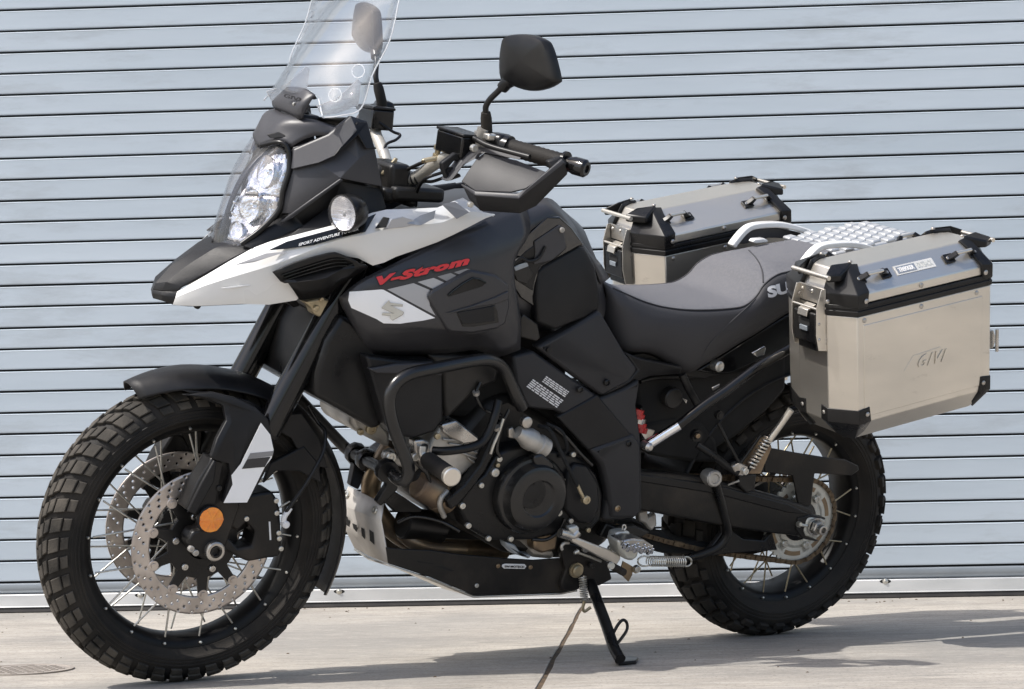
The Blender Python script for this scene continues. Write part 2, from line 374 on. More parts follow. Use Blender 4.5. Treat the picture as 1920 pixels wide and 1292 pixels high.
link("joint_filler", mesh("joint_filler", [Vector((p.x, p.y, -.0025)) for p in c_] + [Vector((p.x, p.y, -.012)) for p in c_], [[0, 1, 2, 3], [4, 5, 6, 7], [0, 1, 5, 4], [2, 3, 7, 6]]), 'crack_dirt', gr)

door = empty("roller_door", DOOR); door['label'] = "grey-blue steel roller door of narrow horizontal slats behind the motorcycle"; door['category'] = "roller door"
XL, XR = -2.6, 2.6
def extr(name, prof, m, parent, x0=XL, x1=XR, auto=30):
    k = len(prof); V = [Vector((x0, y, z)) for y, z in prof] + [Vector((x1, y, z)) for y, z in prof]
    F = [[i, (i + 1) % k, k + (i + 1) % k, k + i] for i in range(k)] + [list(range(k))[::-1], list(range(k, 2 * k))]
    return link(name, mesh(name, V, F), m, parent, auto=auto)
S = SLAT; gp = .0058
sprof = [(.012, 0), (.0015, 0), (0, .0012), (-.0004, .004), (0, S * .45), (-.0003, S - gp - .0050), (-.0009, S - gp - .0038), (-.0002, S - gp - .0022), (.0030, S - gp - .0004), (.0060, S - gp), (.012, S - gp)]
smesh = None
z0 = S * (OFF - 1) + gp * .5
nslat = 46
for k in range(nslat):
    if smesh is None:
        o = extr("slat", sprof, 'slat_paint', door, auto=7); smesh = o.data
    else:
        o = bpy.data.objects.new("slat", smesh); C.objects.link(o); o.parent = door
    o.location = (0, random.uniform(-.0006, .0006), z0 + k * S + S); o.rotation_euler = (random.uniform(-.008, .008), 0, 0)
extr("backing_sheet", [(.0125, .03), (.0125, z0 + S * (nslat + 1)), (.03, z0 + S * (nslat + 1)), (.03, .03)], 'void_black', door)
# bottom rail: rounded rail, flat galvanised band, rubber seal
zb = z0 + S - gp
cprof = [(.012, zb), (.002, zb - .001), (-.002, zb - .004), (-.003, zb - .014), (.001, zb - .026), (.010, zb - .034), (.014, zb - .036), (.014, .02), (.03, .02), (.03, zb)]
extr("bottom_rail", cprof, 'rail_grey', door)
extr("sill_band", [(.0135, zb - .0345), (-.006, zb - .0345), (-.008, zb - .037), (-.008, .020), (-.0095, .0185), (-.0095, .0165), (.0135, .0165)], 'galvanised', door)
extr("rubber_seal", [(-.006, .0162), (-.010, .003), (-.008, .0006), (.012, .0006), (.013, .0162)], 'seal_rubber', door)
for px, py in ((636, 1109), (1660, 1090), (263, 1116), (-380, 1128), (2500, 1070)):
    d = DI.to_3x3() @ ray(px, py); o_ = DI @ CAM; q = o_ + d * ((-.008 - o_.y) / d.y)
    slot = lathe("slot", (0, 0, 0), (0, -1, 0), [(0, 0), (0, .0105), (.0004, .0105), (.0005, 0)], 'void_black', None, 20)
    bm_ = slot.data
    for v in bm_.vertices: v.co.x *= 1.6; v.co.z *= .6; v.co += q
    slot.parent = door
    lathe("screw", q + Vector((0, -.0006, 0)), (0, -1, 0), [(0, .0085), (.0012, .0085), (.002, .0055), (.0042, .0045), (.005, .0025), (.0042, .0024), (.0042, 0)], 'zinc', door, 16)
# masonry round the door, out of frame
for nm, lab, x0, x1, zz0, zz1 in (("wall", "plain rendered masonry pier left of the roller door", -8, XL, 0, 4.2), ("wall", "plain rendered masonry pier right of the roller door", XR, 8, 0, 4.2), ("wall", "rendered lintel wall above the roller door", XL, XR, z0 + S * (nslat + 1) + .002, 4.2)):
    o = extr(nm, [(-.12, zz0), (.2, zz0), (.2, zz1), (-.12, zz1)], 'render_wall', None, x0, x1); o.matrix_world = DOOR
    o['label'] = lab; o['category'] = "wall"
# drain cover
dc = G(42, 1257)
lathe_o = lathe("drain_cover", (0, 0, 0), (0, 0, 1), [(-.001, .115), (.0035, .115), (.0035, .105), (.0020, .104), (.0020, 0)], 'rust_iron', None, 48)
lathe_o.location = dc
lathe_o['label'] = "round flat iron drain cover set in the concrete left of the front wheel"; lathe_o['category'] = "drain cover"
for i in range(-4, 5):
    for j in range(-4, 5):
        if i * i + j * j < 17:
            boxm("tread_stud", (i * .022 + (.011 if j % 2 else 0), j * .022, .0028), .014, .006, .002, 'rust_iron', lathe_o, bev=0)
V, F = [], []; rg_ = random.Random(11)
for k in range(170):
    near_door = rg_.random() < .45
    x = rg_.uniform(-2.3, 2.3); y = (DD - .03 - abs(rg_.gauss(0, .12))) if near_door else rg_.uniform(3.4, 6.5); s_ = rg_.uniform(.0012, .0035)
    if near_door: y += x * DYAW
    i0 = len(V)
    for a, b, c in ((-1, -1, 0), (1, -.8, 0), (.9, 1, 0), (-1, .8, 0), (.1, 0, .9)): V.append((x + a * s_ * rg_.uniform(.7, 1.8), y + b * s_, .0002 + c * s_))
    F += [[i0, i0 + 1, i0 + 4], [i0 + 1, i0 + 2, i0 + 4], [i0 + 2, i0 + 3, i0 + 4], [i0 + 3, i0, i0 + 4]]
gt = link("grit", mesh("grit", V, F), 'crack_dirt'); gt['kind'] = 'stuff'; gt['label'] = "loose grit scattered over the concrete and at the foot of the door"; gt['category'] = "grit"
#BIKE
# ------------------------------------------------------------------ motorcycle
bike = empty("motorcycle", BM)
bike['label'] = "black and white adventure motorcycle leaning on its side stand before the roller door"; bike['category'] = "motorcycle"
def bolt_mesh():
    V, F = lathe_vf((0, 0, 0), YA, [(-.004, 0), (-.004, .0062), (.0025, .0062), (.0035, .0052), (.0035, .003), (.0022, .0028), (.0022, 0)], 10)
    return mesh("bolt", V, F)
BOLT = bolt_mesh(); BOLT_MATS = {}
def bolt(p, r=.0062, m='zinc', parent=None, ax=None, name="bolt", flip=False):
    me = BOLT_MATS.get(m)
    if me is None:
        me = BOLT.copy(); me.materials.append(MATS[m]); BOLT_MATS[m] = me
    o = bpy.data.objects.new(name, me); C.objects.link(o); o.parent = parent or bike
    o.location = p; s = r / .0062; o.scale = (s, s, s)
    if flip: o.rotation_euler = (0, 0, math.pi)
    if ax is not None: o.rotation_euler = Vector(ax).to_track_quat('Y', 'Z').to_euler()
    return o

def wheel(cx, cz, Ro, ca, cb, rbead, wbead, knob, NB, rimflange, rimhw, rimin, nsp, hubr, hubw, front):
    wp = empty("wheel", parent=bike); wp.location = (cx, 0, cz); wp['label'] = "front wire-spoked wheel" if front else "rear wire-spoked wheel"
    r0 = Ro - knob - cb
    prof = []
    for k in range(-9, 10):
        f = k / 9 * R(96); prof.append((ca * math.sin(f), r0 + cb * math.cos(f)))
    prof = [(-wbead, rbead - .004), (-wbead - .004, rbead + .006)] + prof + [(wbead + .004, rbead + .006), (wbead, rbead - .004), (0, rbead + .01)]
    ty = lathe("tyre", (0, 0, 0), YA, prof, 'rubber', wp, 96, closed=True, auto=60)
    for sgn in (1, -1):
        for a_, w_ in ((78, .0016), (86, .0012), (93, .0016)):
            yy = ca * math.sin(R(a_)); rr = r0 + cb * math.cos(R(a_))
            lathe("sidewall_rib", (0, 0, 0), YA, [(sgn * (yy - .002), rr + .003), (sgn * (yy + w_), rr + .0012), (sgn * (yy + w_), rr - .0012), (sgn * (yy - .002), rr - .003)], 'rubber', wp, 96)
    # tread blocks
    V, F = [], []
    def blk(a0, a1, f0, f1, skew, h, base=-.003, inset=.0012):
        def pt(a, f, hh):
            y = (ca + hh) * math.sin(f); r = r0 + (cb + hh) * math.cos(f); return Vector((r * math.cos(a), y, r * math.sin(a)))
        i0 = len(V)
        nf = 3
        for hh, ins in ((base, 0), (h - .001, 0), (h, inset)):
            for q in range(nf + 1):
                f = f0 + (f1 - f0) * q / nf
                ff = f
                if q == 0: ff = f + ins / ca * (1 if f1 > f0 else -1)
                if q == nf: ff = f - ins / ca * (1 if f1 > f0 else -1)
                sk = skew * q / nf; e = ins / Ro
                V.append(pt(a0 + sk + e, ff, hh)); V.append(pt(a1 + sk - e, ff, hh))
        m_ = 2 * (nf + 1)
        for L in range(2):
            b0 = i0 + L * m_; b1 = b0 + m_
            ringi = [0] + [2 * q for q in range(1, nf + 1)] + [2 * q + 1 for q in range(nf, -1, -1)]
            for a, b in zip(ringi, ringi[1:] + ringi[:1]): F.append([b0 + a, b0 + b, b1 + b, b1 + a])
        t = i0 + 2 * m_
        for q in range(nf): F.append([t + 2 * q, t + 2 * q + 1, t + 2 * q + 3, t + 2 * q + 2])
    pit = 2 * math.pi / NB
    for k in range(NB):
        a = k * pit
        for s in (1, -1):
            o_ = 0 if s > 0 else pit * .5
            if front:
                blk(a + o_, a + o_ + pit * .66, s * R(2), s * R(14), pit * .20, knob)
                blk(a + o_ + pit * .30, a + o_ + pit * .94, s * R(16), s * R(28), pit * .22, knob)
                blk(a + o_ + pit * .46, a + o_ + pit * 1.14, s * R(31), s * R(52), pit * .22, knob)
                blk(a + o_ + pit * .72, a + o_ + pit * 1.34, s * R(55), s * R(70), pit * .10, knob * .62)
            else:
                blk(a + o_, a + o_ + pit * .66, s * R(3), s * R(25), pit * .12, knob)
                blk(a + o_ + pit * .30, a + o_ + pit * .98, s * R(29), s * R(50), pit * .05, knob)
                blk(a + o_ + pit * .10, a + o_ + pit * .62, s * R(53), s * R(66), -pit * .02, knob * .8)
    tb = link("tread_blocks", mesh("tread_blocks", V, F), 'tread_rubber' if front else 'tread_dark', wp, auto=30); tb['kind'] = 'stuff'
    # rim
    h = rimhw; rp = [(-h, rimflange), (-h + .004, rimflange + .001), (-h + .008, rimflange - .012), (-h + .018, rimflange - .020), (0, rimflange - .026), (h - .018, rimflange - .020), (h - .008, rimflange - .012), (h - .004, rimflange + .001), (h, rimflange),
                     (h + .0005, rimflange - .006), (h - .003, rimflange - .014), (h - .006, rimin + .010), (h - .016, rimin + .001), (0, rimin - .002), (-h + .016, rimin + .001), (-h + .006, rimin + .010), (-h + .003, rimflange - .014), (-h - .0005, rimflange - .006)]
    lathe("rim", (0, 0, 0), YA, rp, 'rim_black', wp, 96, closed=True, auto=40)
    # hub
    lathe("hub", (0, 0, 0), YA, [(-hubw - .006, 0), (-hubw - .006, hubr), (-hubw, hubr + .004), (-hubw + .006, hubr), (-hubw + .012, hubr * .62), (hubw - .012, hubr * .62), (hubw - .006, hubr), (hubw, hubr + .004), (hubw + .006, hubr), (hubw + .006, 0)], 'engine_black', wp, 40)
    # spokes with nipples
    smat = MATS['zinc'] if front else MATS['brass']
    sm = None; nm_ = None
    for k in range(nsp):
        s = 1 if k % 2 == 0 else -1
        a = 2 * math.pi * (k + .2) / nsp; d = (1 if (k // 2) % 2 == 0 else -1) * R(46)
        p0 = Vector((hubr * .95 * math.cos(a + d), s * hubw, hubr * .95 * math.sin(a + d)))
        p1 = Vector((rimin * math.cos(a), s * (rimhw - .007), rimin * math.sin(a)))
        L = (p1 - p0).length
        if sm is None:
            V, F = lathe_vf((0, 0, 0), (0, 0, 1), [(0, .0021), (1, .0021)], 6); sm = mesh("spoke", V, F); sm.materials.append(smat)
            for p in sm.polygons: p.use_smooth = True
            V, F = lathe_vf((0, 0, 0), (0, 0, 1), [(-.010, .0022), (.0, .0028), (.006, .0032), (.0075, .0022), (.008, 0)], 8); nm_ = mesh("nipple", V, F); nm_.materials.append(MATS['zinc'])
        q = (p1 - p0).to_track_quat('Z', 'Y')
        o = bpy.data.objects.new("spoke", sm); C.objects.link(o); o.parent = wp; o.location = p0; o.rotation_mode = 'QUATERNION'; o.rotation_quaternion = q; o.scale = (1, 1, L)
        o = bpy.data.objects.new("nipple", nm_); C.objects.link(o); o.parent = wp; o.rotation_mode = 'QUATERNION'
        o.location = Vector((math.cos(a), 0, math.sin(a))) * (rimin + .014) + Vector((0, s * (rimhw - .0055), 0)); o.rotation_quaternion = Vector((math.cos(a) * -.3, s, math.sin(a) * -.3)).to_track_quat('Z', 'Y')
    return wp
def brake_disc(parent, y, ro, ri, arms=5, bob=True, m='disc_steel', N=30):
    """drilled annulus, floating on a black carrier"""
    V, F = [], []
    rows = 3
    def pol(r, a): return Vector((r * math.cos(a), y, r * math.sin(a)))
    mid = ro - (ro - ri) * .5
    rr = [ri, ri + (ro - ri) * .22, ri + (ro - ri) * .48, ri + (ro - ri) * .74, ro]
    nseg = N * 3
    for b in range(4):
        for k in range(nseg):
            a0 = 2 * math.pi * k / nseg; a1 = 2 * math.pi * (k + 1) / nseg
            r_0, r_1 = rr[b], rr[b + 1]
            if b == 3: r_1 = ro
            hole = b in (1, 2, 3) and (k % 3) == (b - 1) and b != 3 or (b == 3 and k % 3 == 2 and True)
            am = (a0 + a1) / 2; rm = (r_0 + r_1) / 2
            i0 = len(V)
            outer = [pol(r_0, a0), pol(r_0, am), pol(r_0, a1), pol(rm, a1), pol(r_1, a1), pol(r_1, am), pol(r_1, a0), pol(rm, a0)]
            V.extend(outer)
            if hole and (r_1 - r_0) > .004:
                hr = .0031 if b != 3 else .0027
                c = pol(rm, am)
                ur = Vector((math.cos(am), 0, math.sin(am))); ut = Vector((-math.sin(am), 0, math.cos(am)))
                for j in range(8):
                    th = R(225 + 45 * j); V.append(c + ut * math.cos(th) * hr + ur * math.sin(th) * hr)
                for j in range(8): F.append([i0 + j, i0 + (j + 1) % 8, i0 + 8 + (j + 1) % 8, i0 + 8 + j])
            else: F.append([i0 + j for j in range(8)])
    me = bpy.data.meshes.new("brake_disc"); me.from_pydata([tuple(v) for v in V], [], F)
    bm = bmesh.new(); bm.from_mesh(me); bmesh.ops.remove_doubles(bm, verts=bm.verts, dist=1e-5); bmesh.ops.recalc_face_normals(bm, faces=bm.faces); bm.to_mesh(me); bm.free()
    o = link("brake_disc", me, m, parent, solid=.0045, offset=0, auto=30)
    # lobes with bobbins and carrier arms
    s = 1 if y > 0 else -1
    for k in range(10):
        a = 2 * math.pi * (k + .35) / 10
        lathe("disc_button", pol(ri - .003, a) - Vector((0, s * .003, 0)), (0, s, 0), [(0, .0115), (.005, .0115), (.0062, .0105), (.0062, .006), (.0085, .0055), (.0085, 0)], m, parent, 14)
    Vc, Fc = [], []
    prof = []
    nn = 80
    for k in range(nn):
        a = 2 * math.pi * k / nn; x = (a * 10 / (2 * math.pi) - .35) % 1; d = min(x, 1 - x)
        ro_ = ri - .006 if d < .17 else ri - .040
        prof.append((a, ro_))
    for yy in (y - s * .004, y + s * .0025):
        for a, r_ in prof: Vc.append(Vector((r_ * math.cos(a), yy, r_ * math.sin(a))))
        for a, r_ in prof: Vc.append(Vector((.036 * math.cos(a), yy, .036 * math.sin(a))))
    for k in range(nn):
        k2 = (k + 1) % nn
        Fc += [[k, k2, nn + k2, nn + k], [2 * nn + k, 2 * nn + k2, 3 * nn + k2, 3 * nn + k], [k, k2, 2 * nn + k2, 2 * nn + k]]
    link("disc_carrier", mesh("disc_carrier", Vc, Fc), 'satin_black', parent, bev=.001)
    for k in range(6):
        a = 2 * math.pi * (k + .1) / 6
        b_ = bolt(pol(.062, a) + Vector((0, s * .004, 0)), .0075, 'steel', parent, flip=s < 0)
fw = wheel(WB, RF, RF, .055, .055, .247, .040, .0075, 46, .2535, .037, .222, 36, .052, .040, True)
brake_disc(fw, .072, .155, .117); brake_disc(fw, -.072, .155, .117)
rw = wheel(0, RR, RR, .075, .060, .222, .055, .0135, 34, .2315, .056, .198, 36, .062, .045, False)
brake_disc(rw, -.085, .130, .100)
# rear sprocket: toothed ring with slots, on a dark carrier
def ring_plate(name, y, ro, ri, m, parent, teeth=0, th=.006, slots=0):
    V, F = [], []; n = teeth * 4 if teeth else 64
    for yy in (y - th / 2, y + th / 2):
        for k in range(n):
            a = 2 * math.pi * k / n; r_ = ro + ((.0045, .002, -.003, .002)[k % 4] if teeth else 0)
            V.append(Vector((r_ * math.cos(a), yy, r_ * math.sin(a))))
        for k in range(n):
            a = 2 * math.pi * k / n; V.append(Vector((ri * math.cos(a), yy, ri * math.sin(a))))
    for k in range(n):
        j = (k + 1) % n
        F += [[k, j, n + j, n + k], [2 * n + k, 2 * n + j, 3 * n + j, 3 * n + k], [k, j, 2 * n + j, 2 * n + k], [n + k, n + j, 3 * n + j, 3 * n + k]]
    return link(name, mesh(name, V, F), m, parent, auto=30)
YS = .093
ring_plate("sprocket", YS, .1015, .062, 'sprocket_alu', rw, 41)
ring_plate("sprocket", YS, .068, .050, 'sprocket_alu', rw)
for k in range(6):
    a0 = 2 * math.pi * (k + .1) / 6
    V = [];
    for yy in (YS - .003, YS + .003):
        for r_, d in ((.067, -.13), (.067, .13), (.085, .13), (.085, -.13)):
            V.append(Vector((r_ * math.cos(a0 + d), yy, r_ * math.sin(a0 + d))))
    if k >= 0: link("sprocket_web", mesh("sprocket_web", V, [[0, 1, 2, 3], [4, 5, 6, 7], [0, 1, 5, 4], [1, 2, 6, 5], [2, 3, 7, 6], [3, 0, 4, 7]]), 'sprocket_alu', rw)
    bolt(Vector((.067 * math.cos(a0), YS + .006, .067 * math.sin(a0))), .0095, 'zinc', rw)
for k in range(6):
    a0 = 2 * math.pi * (k + .6) / 6; V = []; nn = 10
    for yy in (YS + .0005, YS + .0036):
        for q in range(nn + 1):
            a = a0 - .30 + .60 * q / nn; V.append(Vector((.088 * math.cos(a), yy, .088 * math.sin(a))))
        for q in range(nn, -1, -1):
            a = a0 - .30 + .60 * q / nn; V.append(Vector((.077 * math.cos(a), yy, .077 * math.sin(a))))
    m_ = 2 * nn + 2
    link("sprocket_slot", mesh("sprocket_slot", V, [list(range(m_)), list(range(m_, 2 * m_))] + [[q, (q + 1) % m_, m_ + (q + 1) % m_, m_ + q] for q in range(m_)]), 'exhaust_steel', rw)
lathe("sprocket_carrier", (0, 0, 0), YA, [(.04, .05), (.04, .078), (YS - .008, .078), (YS - .006, .06), (YS + .008, .042), (YS + .012, 0)], 'satin_black', rw, 40)

# fork
fork = empty("fork", parent=bike)
ax_ = Vector((-math.sin(R(25.5)), 0, math.cos(R(25.5)))); nr_ = Vector((math.cos(R(25.5)), 0, math.sin(R(25.5))))
FO = Vector((WB + .109, 0, 0)) + nr_ * .0508
def fk(s, y): v = FO + ax_ * s; v.y = y; return v
for sg in (1, -1):
    y = .104 * sg
    lathe("fork_tube", fk(.60, y), ax_, [(0, 0), (0, .0285), (.0, .0285), (.20, .0285), (.36, .0290), (.40, .0275), (.44, .0275), (.44, 0)], 'gloss_black', fork, 32)
    lathe("fork_slider", fk(.33, y), ax_, [(0, 0), (0, .0225), (.268, .0225), (.268, .031), (.275, .031), (.275, 0)], 'satin_black', fork, 28)
    # cast fork foot and axle clamp
    V = [Vector((WB, y, RF))]
axc = Vector((WB, 0, RF))
plate("fork_foot", 'A0', [(560, 740, .128), (585, 700, .128), (640, 690, .128), (745, 700, .13), (800, 640, .13), (790, 420, .13), (700, 420, .13), (600, 560, .13), (770, 850, .128), (690, 890, .128), (650, 868, .128), (585, 825, .128)][:7][:0] or
      [(565, 790), (560, 750), (590, 700), (640, 690), (700, 560), (760, 240), (900, 240), (870, 560), (800, 760), (770, 830), (700, 888), (650, 868), (600, 835)], .128, .045, 'dusty_black', fork, bev=.005, mirror=True)
lathe("axle", axc, YA, [(-.15, 0), (-.15, .016), (.137, .016), (.137, .012), (.12, .011), (.12, 0)], 'steel', fork, 6 * 6)
lathe("axle_nut", axc + Vector((0, .128, 0)), YA, [(0, .0205), (.012, .0205), (.014, .018), (.014, .0135), (.004, .0125), (.004, 0)], 'steel', fork, 24)
lathe("axle_hex", axc + Vector((0, .1335, 0)), YA, [(0, 0), (.0, .0122), (.0095, .0122), (.0095, .0100), (.0, .0098), (-.002, 0)], 'engine_black', fork, 6)
for xy in ((576, 805), (603, 828)): bolt(P('A0', *xy, .130), .0068, 'cast_alu', fork)
# far caliper and near caliper
plate("caliper", 'A7', [(270, 480), (330, 470), (420, 455), (450, 500), (470, 560), (478, 680), (480, 800), (470, 850), (280, 885), (220, 860), (120, 800), (140, 720), (215, 800), (300, 790), (320, 700), (270, 640), (215, 700), (130, 640), (150, 560)], .118, .060, 'dusty_black', fork, bev=.006, mirror=True)
for x, y in ((445, 513), (448, 588), (463, 742), (474, 803), (460, 708), (265, 622)): bolt(P('A7', x, y, .119), .0055, 'zinc', fork)
plate("caliper_label", 'A7', [(400, 640), (410, 640), (416, 750), (406, 752)], .1185, .001, 'white_print', fork, bev=0)
tube("brake_hose", [P('A7', 500, 625, .125), P('A7', 505, 590, .128), P('A7', 530, 550, .13), P('A7', 600, 450, .13), P('A7', 680, 320, .125), P('A7', 735, 200, .11), P('A7', 740, 90, .09), P('A7', 700, 40, .07), P('A7', 640, -60, .06)], .0042, 'satin_black', fork)
lathe("hose_fitting", P('A7', 500, 655, .128), YA, [(-.008, 0), (-.008, .008), (.006, .008), (.008, .006), (.008, 0)], 'white_print', fork, 12)
tube("banjo_fitting", [P('A7', 490, 640, .128), P('A7', 495, 610, .128), P('A7', 515, 580, .128), P('A7', 530, 555, .128)], .0058, 'white_print', fork)
# fork guards: ribbed black shoe in front of the leg
plate("fork_shoe", 'A3', [(755, 375), (800, 390), (828, 440), (810, 520), (790, 560), (700, 610), (650, 580), (700, 470), (745, 400)], .128, .05, 'satin_black', fork, bev=.005, mirror=True)
plate("shoe_rib", 'A3', [(765, 385), (775, 388), (765, 470), (690, 603), (660, 588), (712, 480)], .135, .01, 'plastic', fork, bev=.003)
bolt(P('A3', 783, 497, .1295), .006, 'engine_black', fork)
# amber side reflector
rc_ = P('A3', 753, 623, .140)
lathe("reflector_mount", rc_ + Vector((0, -.012, 0)), YA, [(0, 0), (0, .0285), (.009, .0285), (.0105, .0265), (.0105, 0)], 'plastic', fork, 32)
V = [rc_ + Vector((0, .004, 0))]; N = 24
for k in range(N):
    a = 2 * math.pi * k / N; V.append(rc_ + Vector((.0262 * math.cos(a), -.001 + (.0022 if k % 4 == 0 else 0), .0262 * math.sin(a))))
link("reflector", mesh("reflector", V, [[0, 1 + k, 1 + (k + 1) % N] for k in range(N)]), 'amber', fork, auto=2)
# yokes
for s_, nm in ((.885, "lower_yoke"), (1.0, "upper_yoke")):
    c = FO + ax_ * s_
    boxm(nm, c - nr_ * .02, .085, .235, .035, 'satin_black', fork, bev=.012, rot=Matrix((nr_, YA, ax_)).transposed())
plate("yoke_bracket", 'A2', [(1000, 665), (1110, 640), (1170, 655), (1215, 740), (1250, 800), (1245, 840), (1160, 790), (1060, 740), (1045, 700)], .118, .03, 'brass', fork, bev=.004)
bolt(P('A2', 1076, 706, .12), .007, 'brass', fork); bolt(P('A2', 1108, 652, .12), .005, 'brass', fork)

# front mudguard: arch round the tyre, with side shields on the fork legs
mg = empty("mudguard", parent=bike)
def arch(name, cx, cz, a0, a1, ys, r_of, m, parent, n=26, th=.003, taper=None):
    rows = []
    for i in range(n + 1):
        t = i / n; a = a0 + (a1 - a0) * t; sc = taper(t) if taper else 1
        rows.append([Vector((cx + r_of(y_, t) * math.cos(a), y_ * sc, cz + r_of(y_, t) * math.sin(a))) for y_ in ys])
    V, F = gridmesh(name, rows, 2, 1)
    me = mesh(name, V, F); me.flip_normals() if sum((p.center - Vector((cx, 0, cz))).dot(p.normal) for p in me.polygons) < 0 else None
    return link(name, me, m, parent, solid=th, auto=50)
ys = (-.074, -.066, -.045, -.02, 0, .02, .045, .066, .074)
tp = lambda t: min(1, .55 + t * 3.2)
arch("fender_arch", WB, RF, R(63), R(204), ys, lambda y_, t: .352 - (abs(y_) / .074) ** 3 * .030 + .010 * max(0, 1 - t * 4), 'plastic', mg, 40, taper=tp)
fs = [(640, 128), (760, 118), (850, 140), (930, 178), (978, 225), (1000, 330), (985, 400), (940, 480), (893, 556), (800, 556), (830, 440), (822, 400), (765, 385), (752, 372), (775, 300), (812, 230), (800, 170), (740, 142)]
fl = [.075, .095, .115, .13, .138, .14, .14, .14, .14, .14, .14, .14, .138, .136, .13, .115, .1, .085]
plate("side_shield", 'A3', [(*p, l_) for p, l_ in zip(fs, fl)], 0, .012, 'plastic', mg, bev=.004, mirror=True, crown=(.010, .003))
L_ = .1445
flat("white_decal", [P('A3', x, y, L_) for x, y in ((948, 238), (985, 285), (998, 345), (990, 378), (962, 414), (893, 553), (800, 555), (836, 482), (831, 446), (868, 400))], 'decal_white', mg, off=.0005)
flat("grey_stripe", [P('A3', x, y, L_) for x, y in ((905, 358), (998, 349), (993, 368), (893, 382))], 'grey_decal', mg, off=.0014)
flat("dark_stripe", [P('A3', x, y, L_) for x, y in ((893, 382), (985, 372), (962, 412), (872, 420))], 'charcoal_paint', mg, off=.0014)
plate("fender_stay", 'A3', [(985, 400), (1120, 330), (1180, 400), (1190, 480), (1100, 430), (1010, 430), (960, 480)], .078, .012, 'plastic', mg, mirror=True)
plate("fender_side", 'A3', [(640, 110), (760, 118), (900, 150), (1000, 210), (1110, 200), (1180, 300), (1215, 420), (1125, 400), (1070, 300), (1000, 260), (880, 200), (760, 160)], .076, .006, 'plastic', mg, bev=.002, mirror=True)
mat('plastic_mid', (.022, .022, .024), .50, spec=.3, col2=(.029, .0285, .030), nscale=6, bump=.15, bscale=1200, rvar=.05)
# ------------------------------------------------------------------ front fairing
fa = empty("fairing", parent=bike)
# matte grey nose cowl, left side facets (mirrored to the other side)
y2 = 1163
NV = {'a': ('A1', 932, 895, .088), 'b': ('A1', 932, 1030, .098), 'c': ('A1', 882, 1190, .103), 'd': ('A1', 868, 1293, .102), 'e': ('A1', 615, 320 + y2, .086), 'f': ('A1', 690, 345 + y2, .104),
      'g': ('A1', 900, 275 + y2, .130), 'h': ('A1', 1190, 198 + y2, .158), 'i': ('A1', 1345, 152 + y2, .168), 'j': ('A1', 1500, 1262, .150), 'k': ('A1', 1475, 1130, .150),
      'l': ('A1', 1432, 900, .142), 'm': ('A1', 1385, 735, .132), 'n': ('A1', 1285, 700, .128), 'o': ('A1', 1150, 825, .112), 'q': ('A1', 1090, 985, .128), 'r': ('A1', 940, 880, .078),
      's': ('A1', 1225, 1080, .165), 't': ('A1', 930, 1292, .120), 'u': ('A1', 1335, 960, .160), 'v': ('A1', 1130, 1000, .135)}
fv = {}
def fac3(name, V, F, m, parent, th=.004, bev=.0015, mirror=True, auto=12):
    vv = {k: P(*v) for k, v in V.items()}
    return facets(name, 'F', vv, F, m, parent, th, bev, mirror, auto)
F1 = [['r', 'a', 'o'], ['a', 'b', 'q', 'o'], ['o', 'q', 'u'], ['o', 'u', 'n'], ['n', 'u', 'l', 'm'], ['q', 's', 'u'], ['u', 's', 'k', 'l'], ['b', 'c', 't', 's', 'q'], ['c', 'd', 't']]
fac3("cowl_side", {k: NV[k] for k in 'abcdolmnqrstuk'}, F1, 'grey_plastic', fa)
LV = dict(NV); LV['s2'] = ('A1', 1222, 1098, .150); LV['t2'] = ('A1', 935, 1300, .108); LV['w'] = ('A1', 1180, 1230, .118); LV['k2'] = ('A1', 1468, 1145, .135); LV['x'] = ('A1', 1000, 1370, .108); LV['d2'] = ('A1', 872, 1300, .092)
F2 = [['s2', 't2', 'x', 'w'], ['t2', 'd2', 'e', 'f', 'x'], ['x', 'f', 'g', 'w'], ['w', 'g', 'h', 'i'], ['w', 'i', 'j', 'k2', 's2']]
fac3("cowl_recess", {k: LV[k] for k in ('s2', 't2', 'x', 'w', 'd2', 'e', 'f', 'g', 'h', 'i', 'j', 'k2')}, F2, 'plastic', fa)  # darker plastic than the cowl side: shade of down-facing facets put into the colour
# raised angular blade under the screen
plate("cowl_blade", 'A1', [(940, 905, .094), (1150, 815, .122), (1290, 700, .136), (1330, 790, .158), (1185, 950, .152), (1090, 985, .142), (930, 1028, .106)], 0, .012, 'grey_plastic', fa, bev=.003, mirror=True)
plate("cowl_crease", 'A1', [(1325, 740, .140), (1385, 740, .136), (1432, 900, .146), (1380, 905, .160), (1330, 820, .160), (1180, 950, .156)], 0, .006, 'plastic', fa, bev=.002, mirror=True)
plate("cowl_edge_rib", 'A1', [(1225, 1082, .169), (1240, 1094, .169), (930, 1320, .122), (880, 1350, .108), (860, 1345, .106), (935, 1288, .122)], 0, .006, 'grey_plastic', fa, bev=.002, mirror=True)
patch("cowl_top", 'A1', [[(722, 880, 0), (780, 862, .035), (850, 850, .062), (925, 890, .086)],
                         [(745, 810, 0), (830, 785, .042), (930, 800, .075), (985, 850, .094)],
                         [(790, 745, 0), (880, 730, .048), (1000, 755, .088), (1080, 820, .108)],
                         [(850, 690, 0), (950, 700, .05), (1080, 740, .098), (1150, 822, .120)],
                         [(960, 690, 0), (1060, 720, .05), (1180, 755, .095), (1240, 770, .122)]], 'grey_plastic', fa, 3, 3, .004, sym=True)
plate("cowl_slot", 'A1', [(778, 815, .045), (850, 800, .055), (885, 815, .068), (885, 832, .068), (800, 838, .05)], 0, .004, 'plastic', fa, bev=.001)
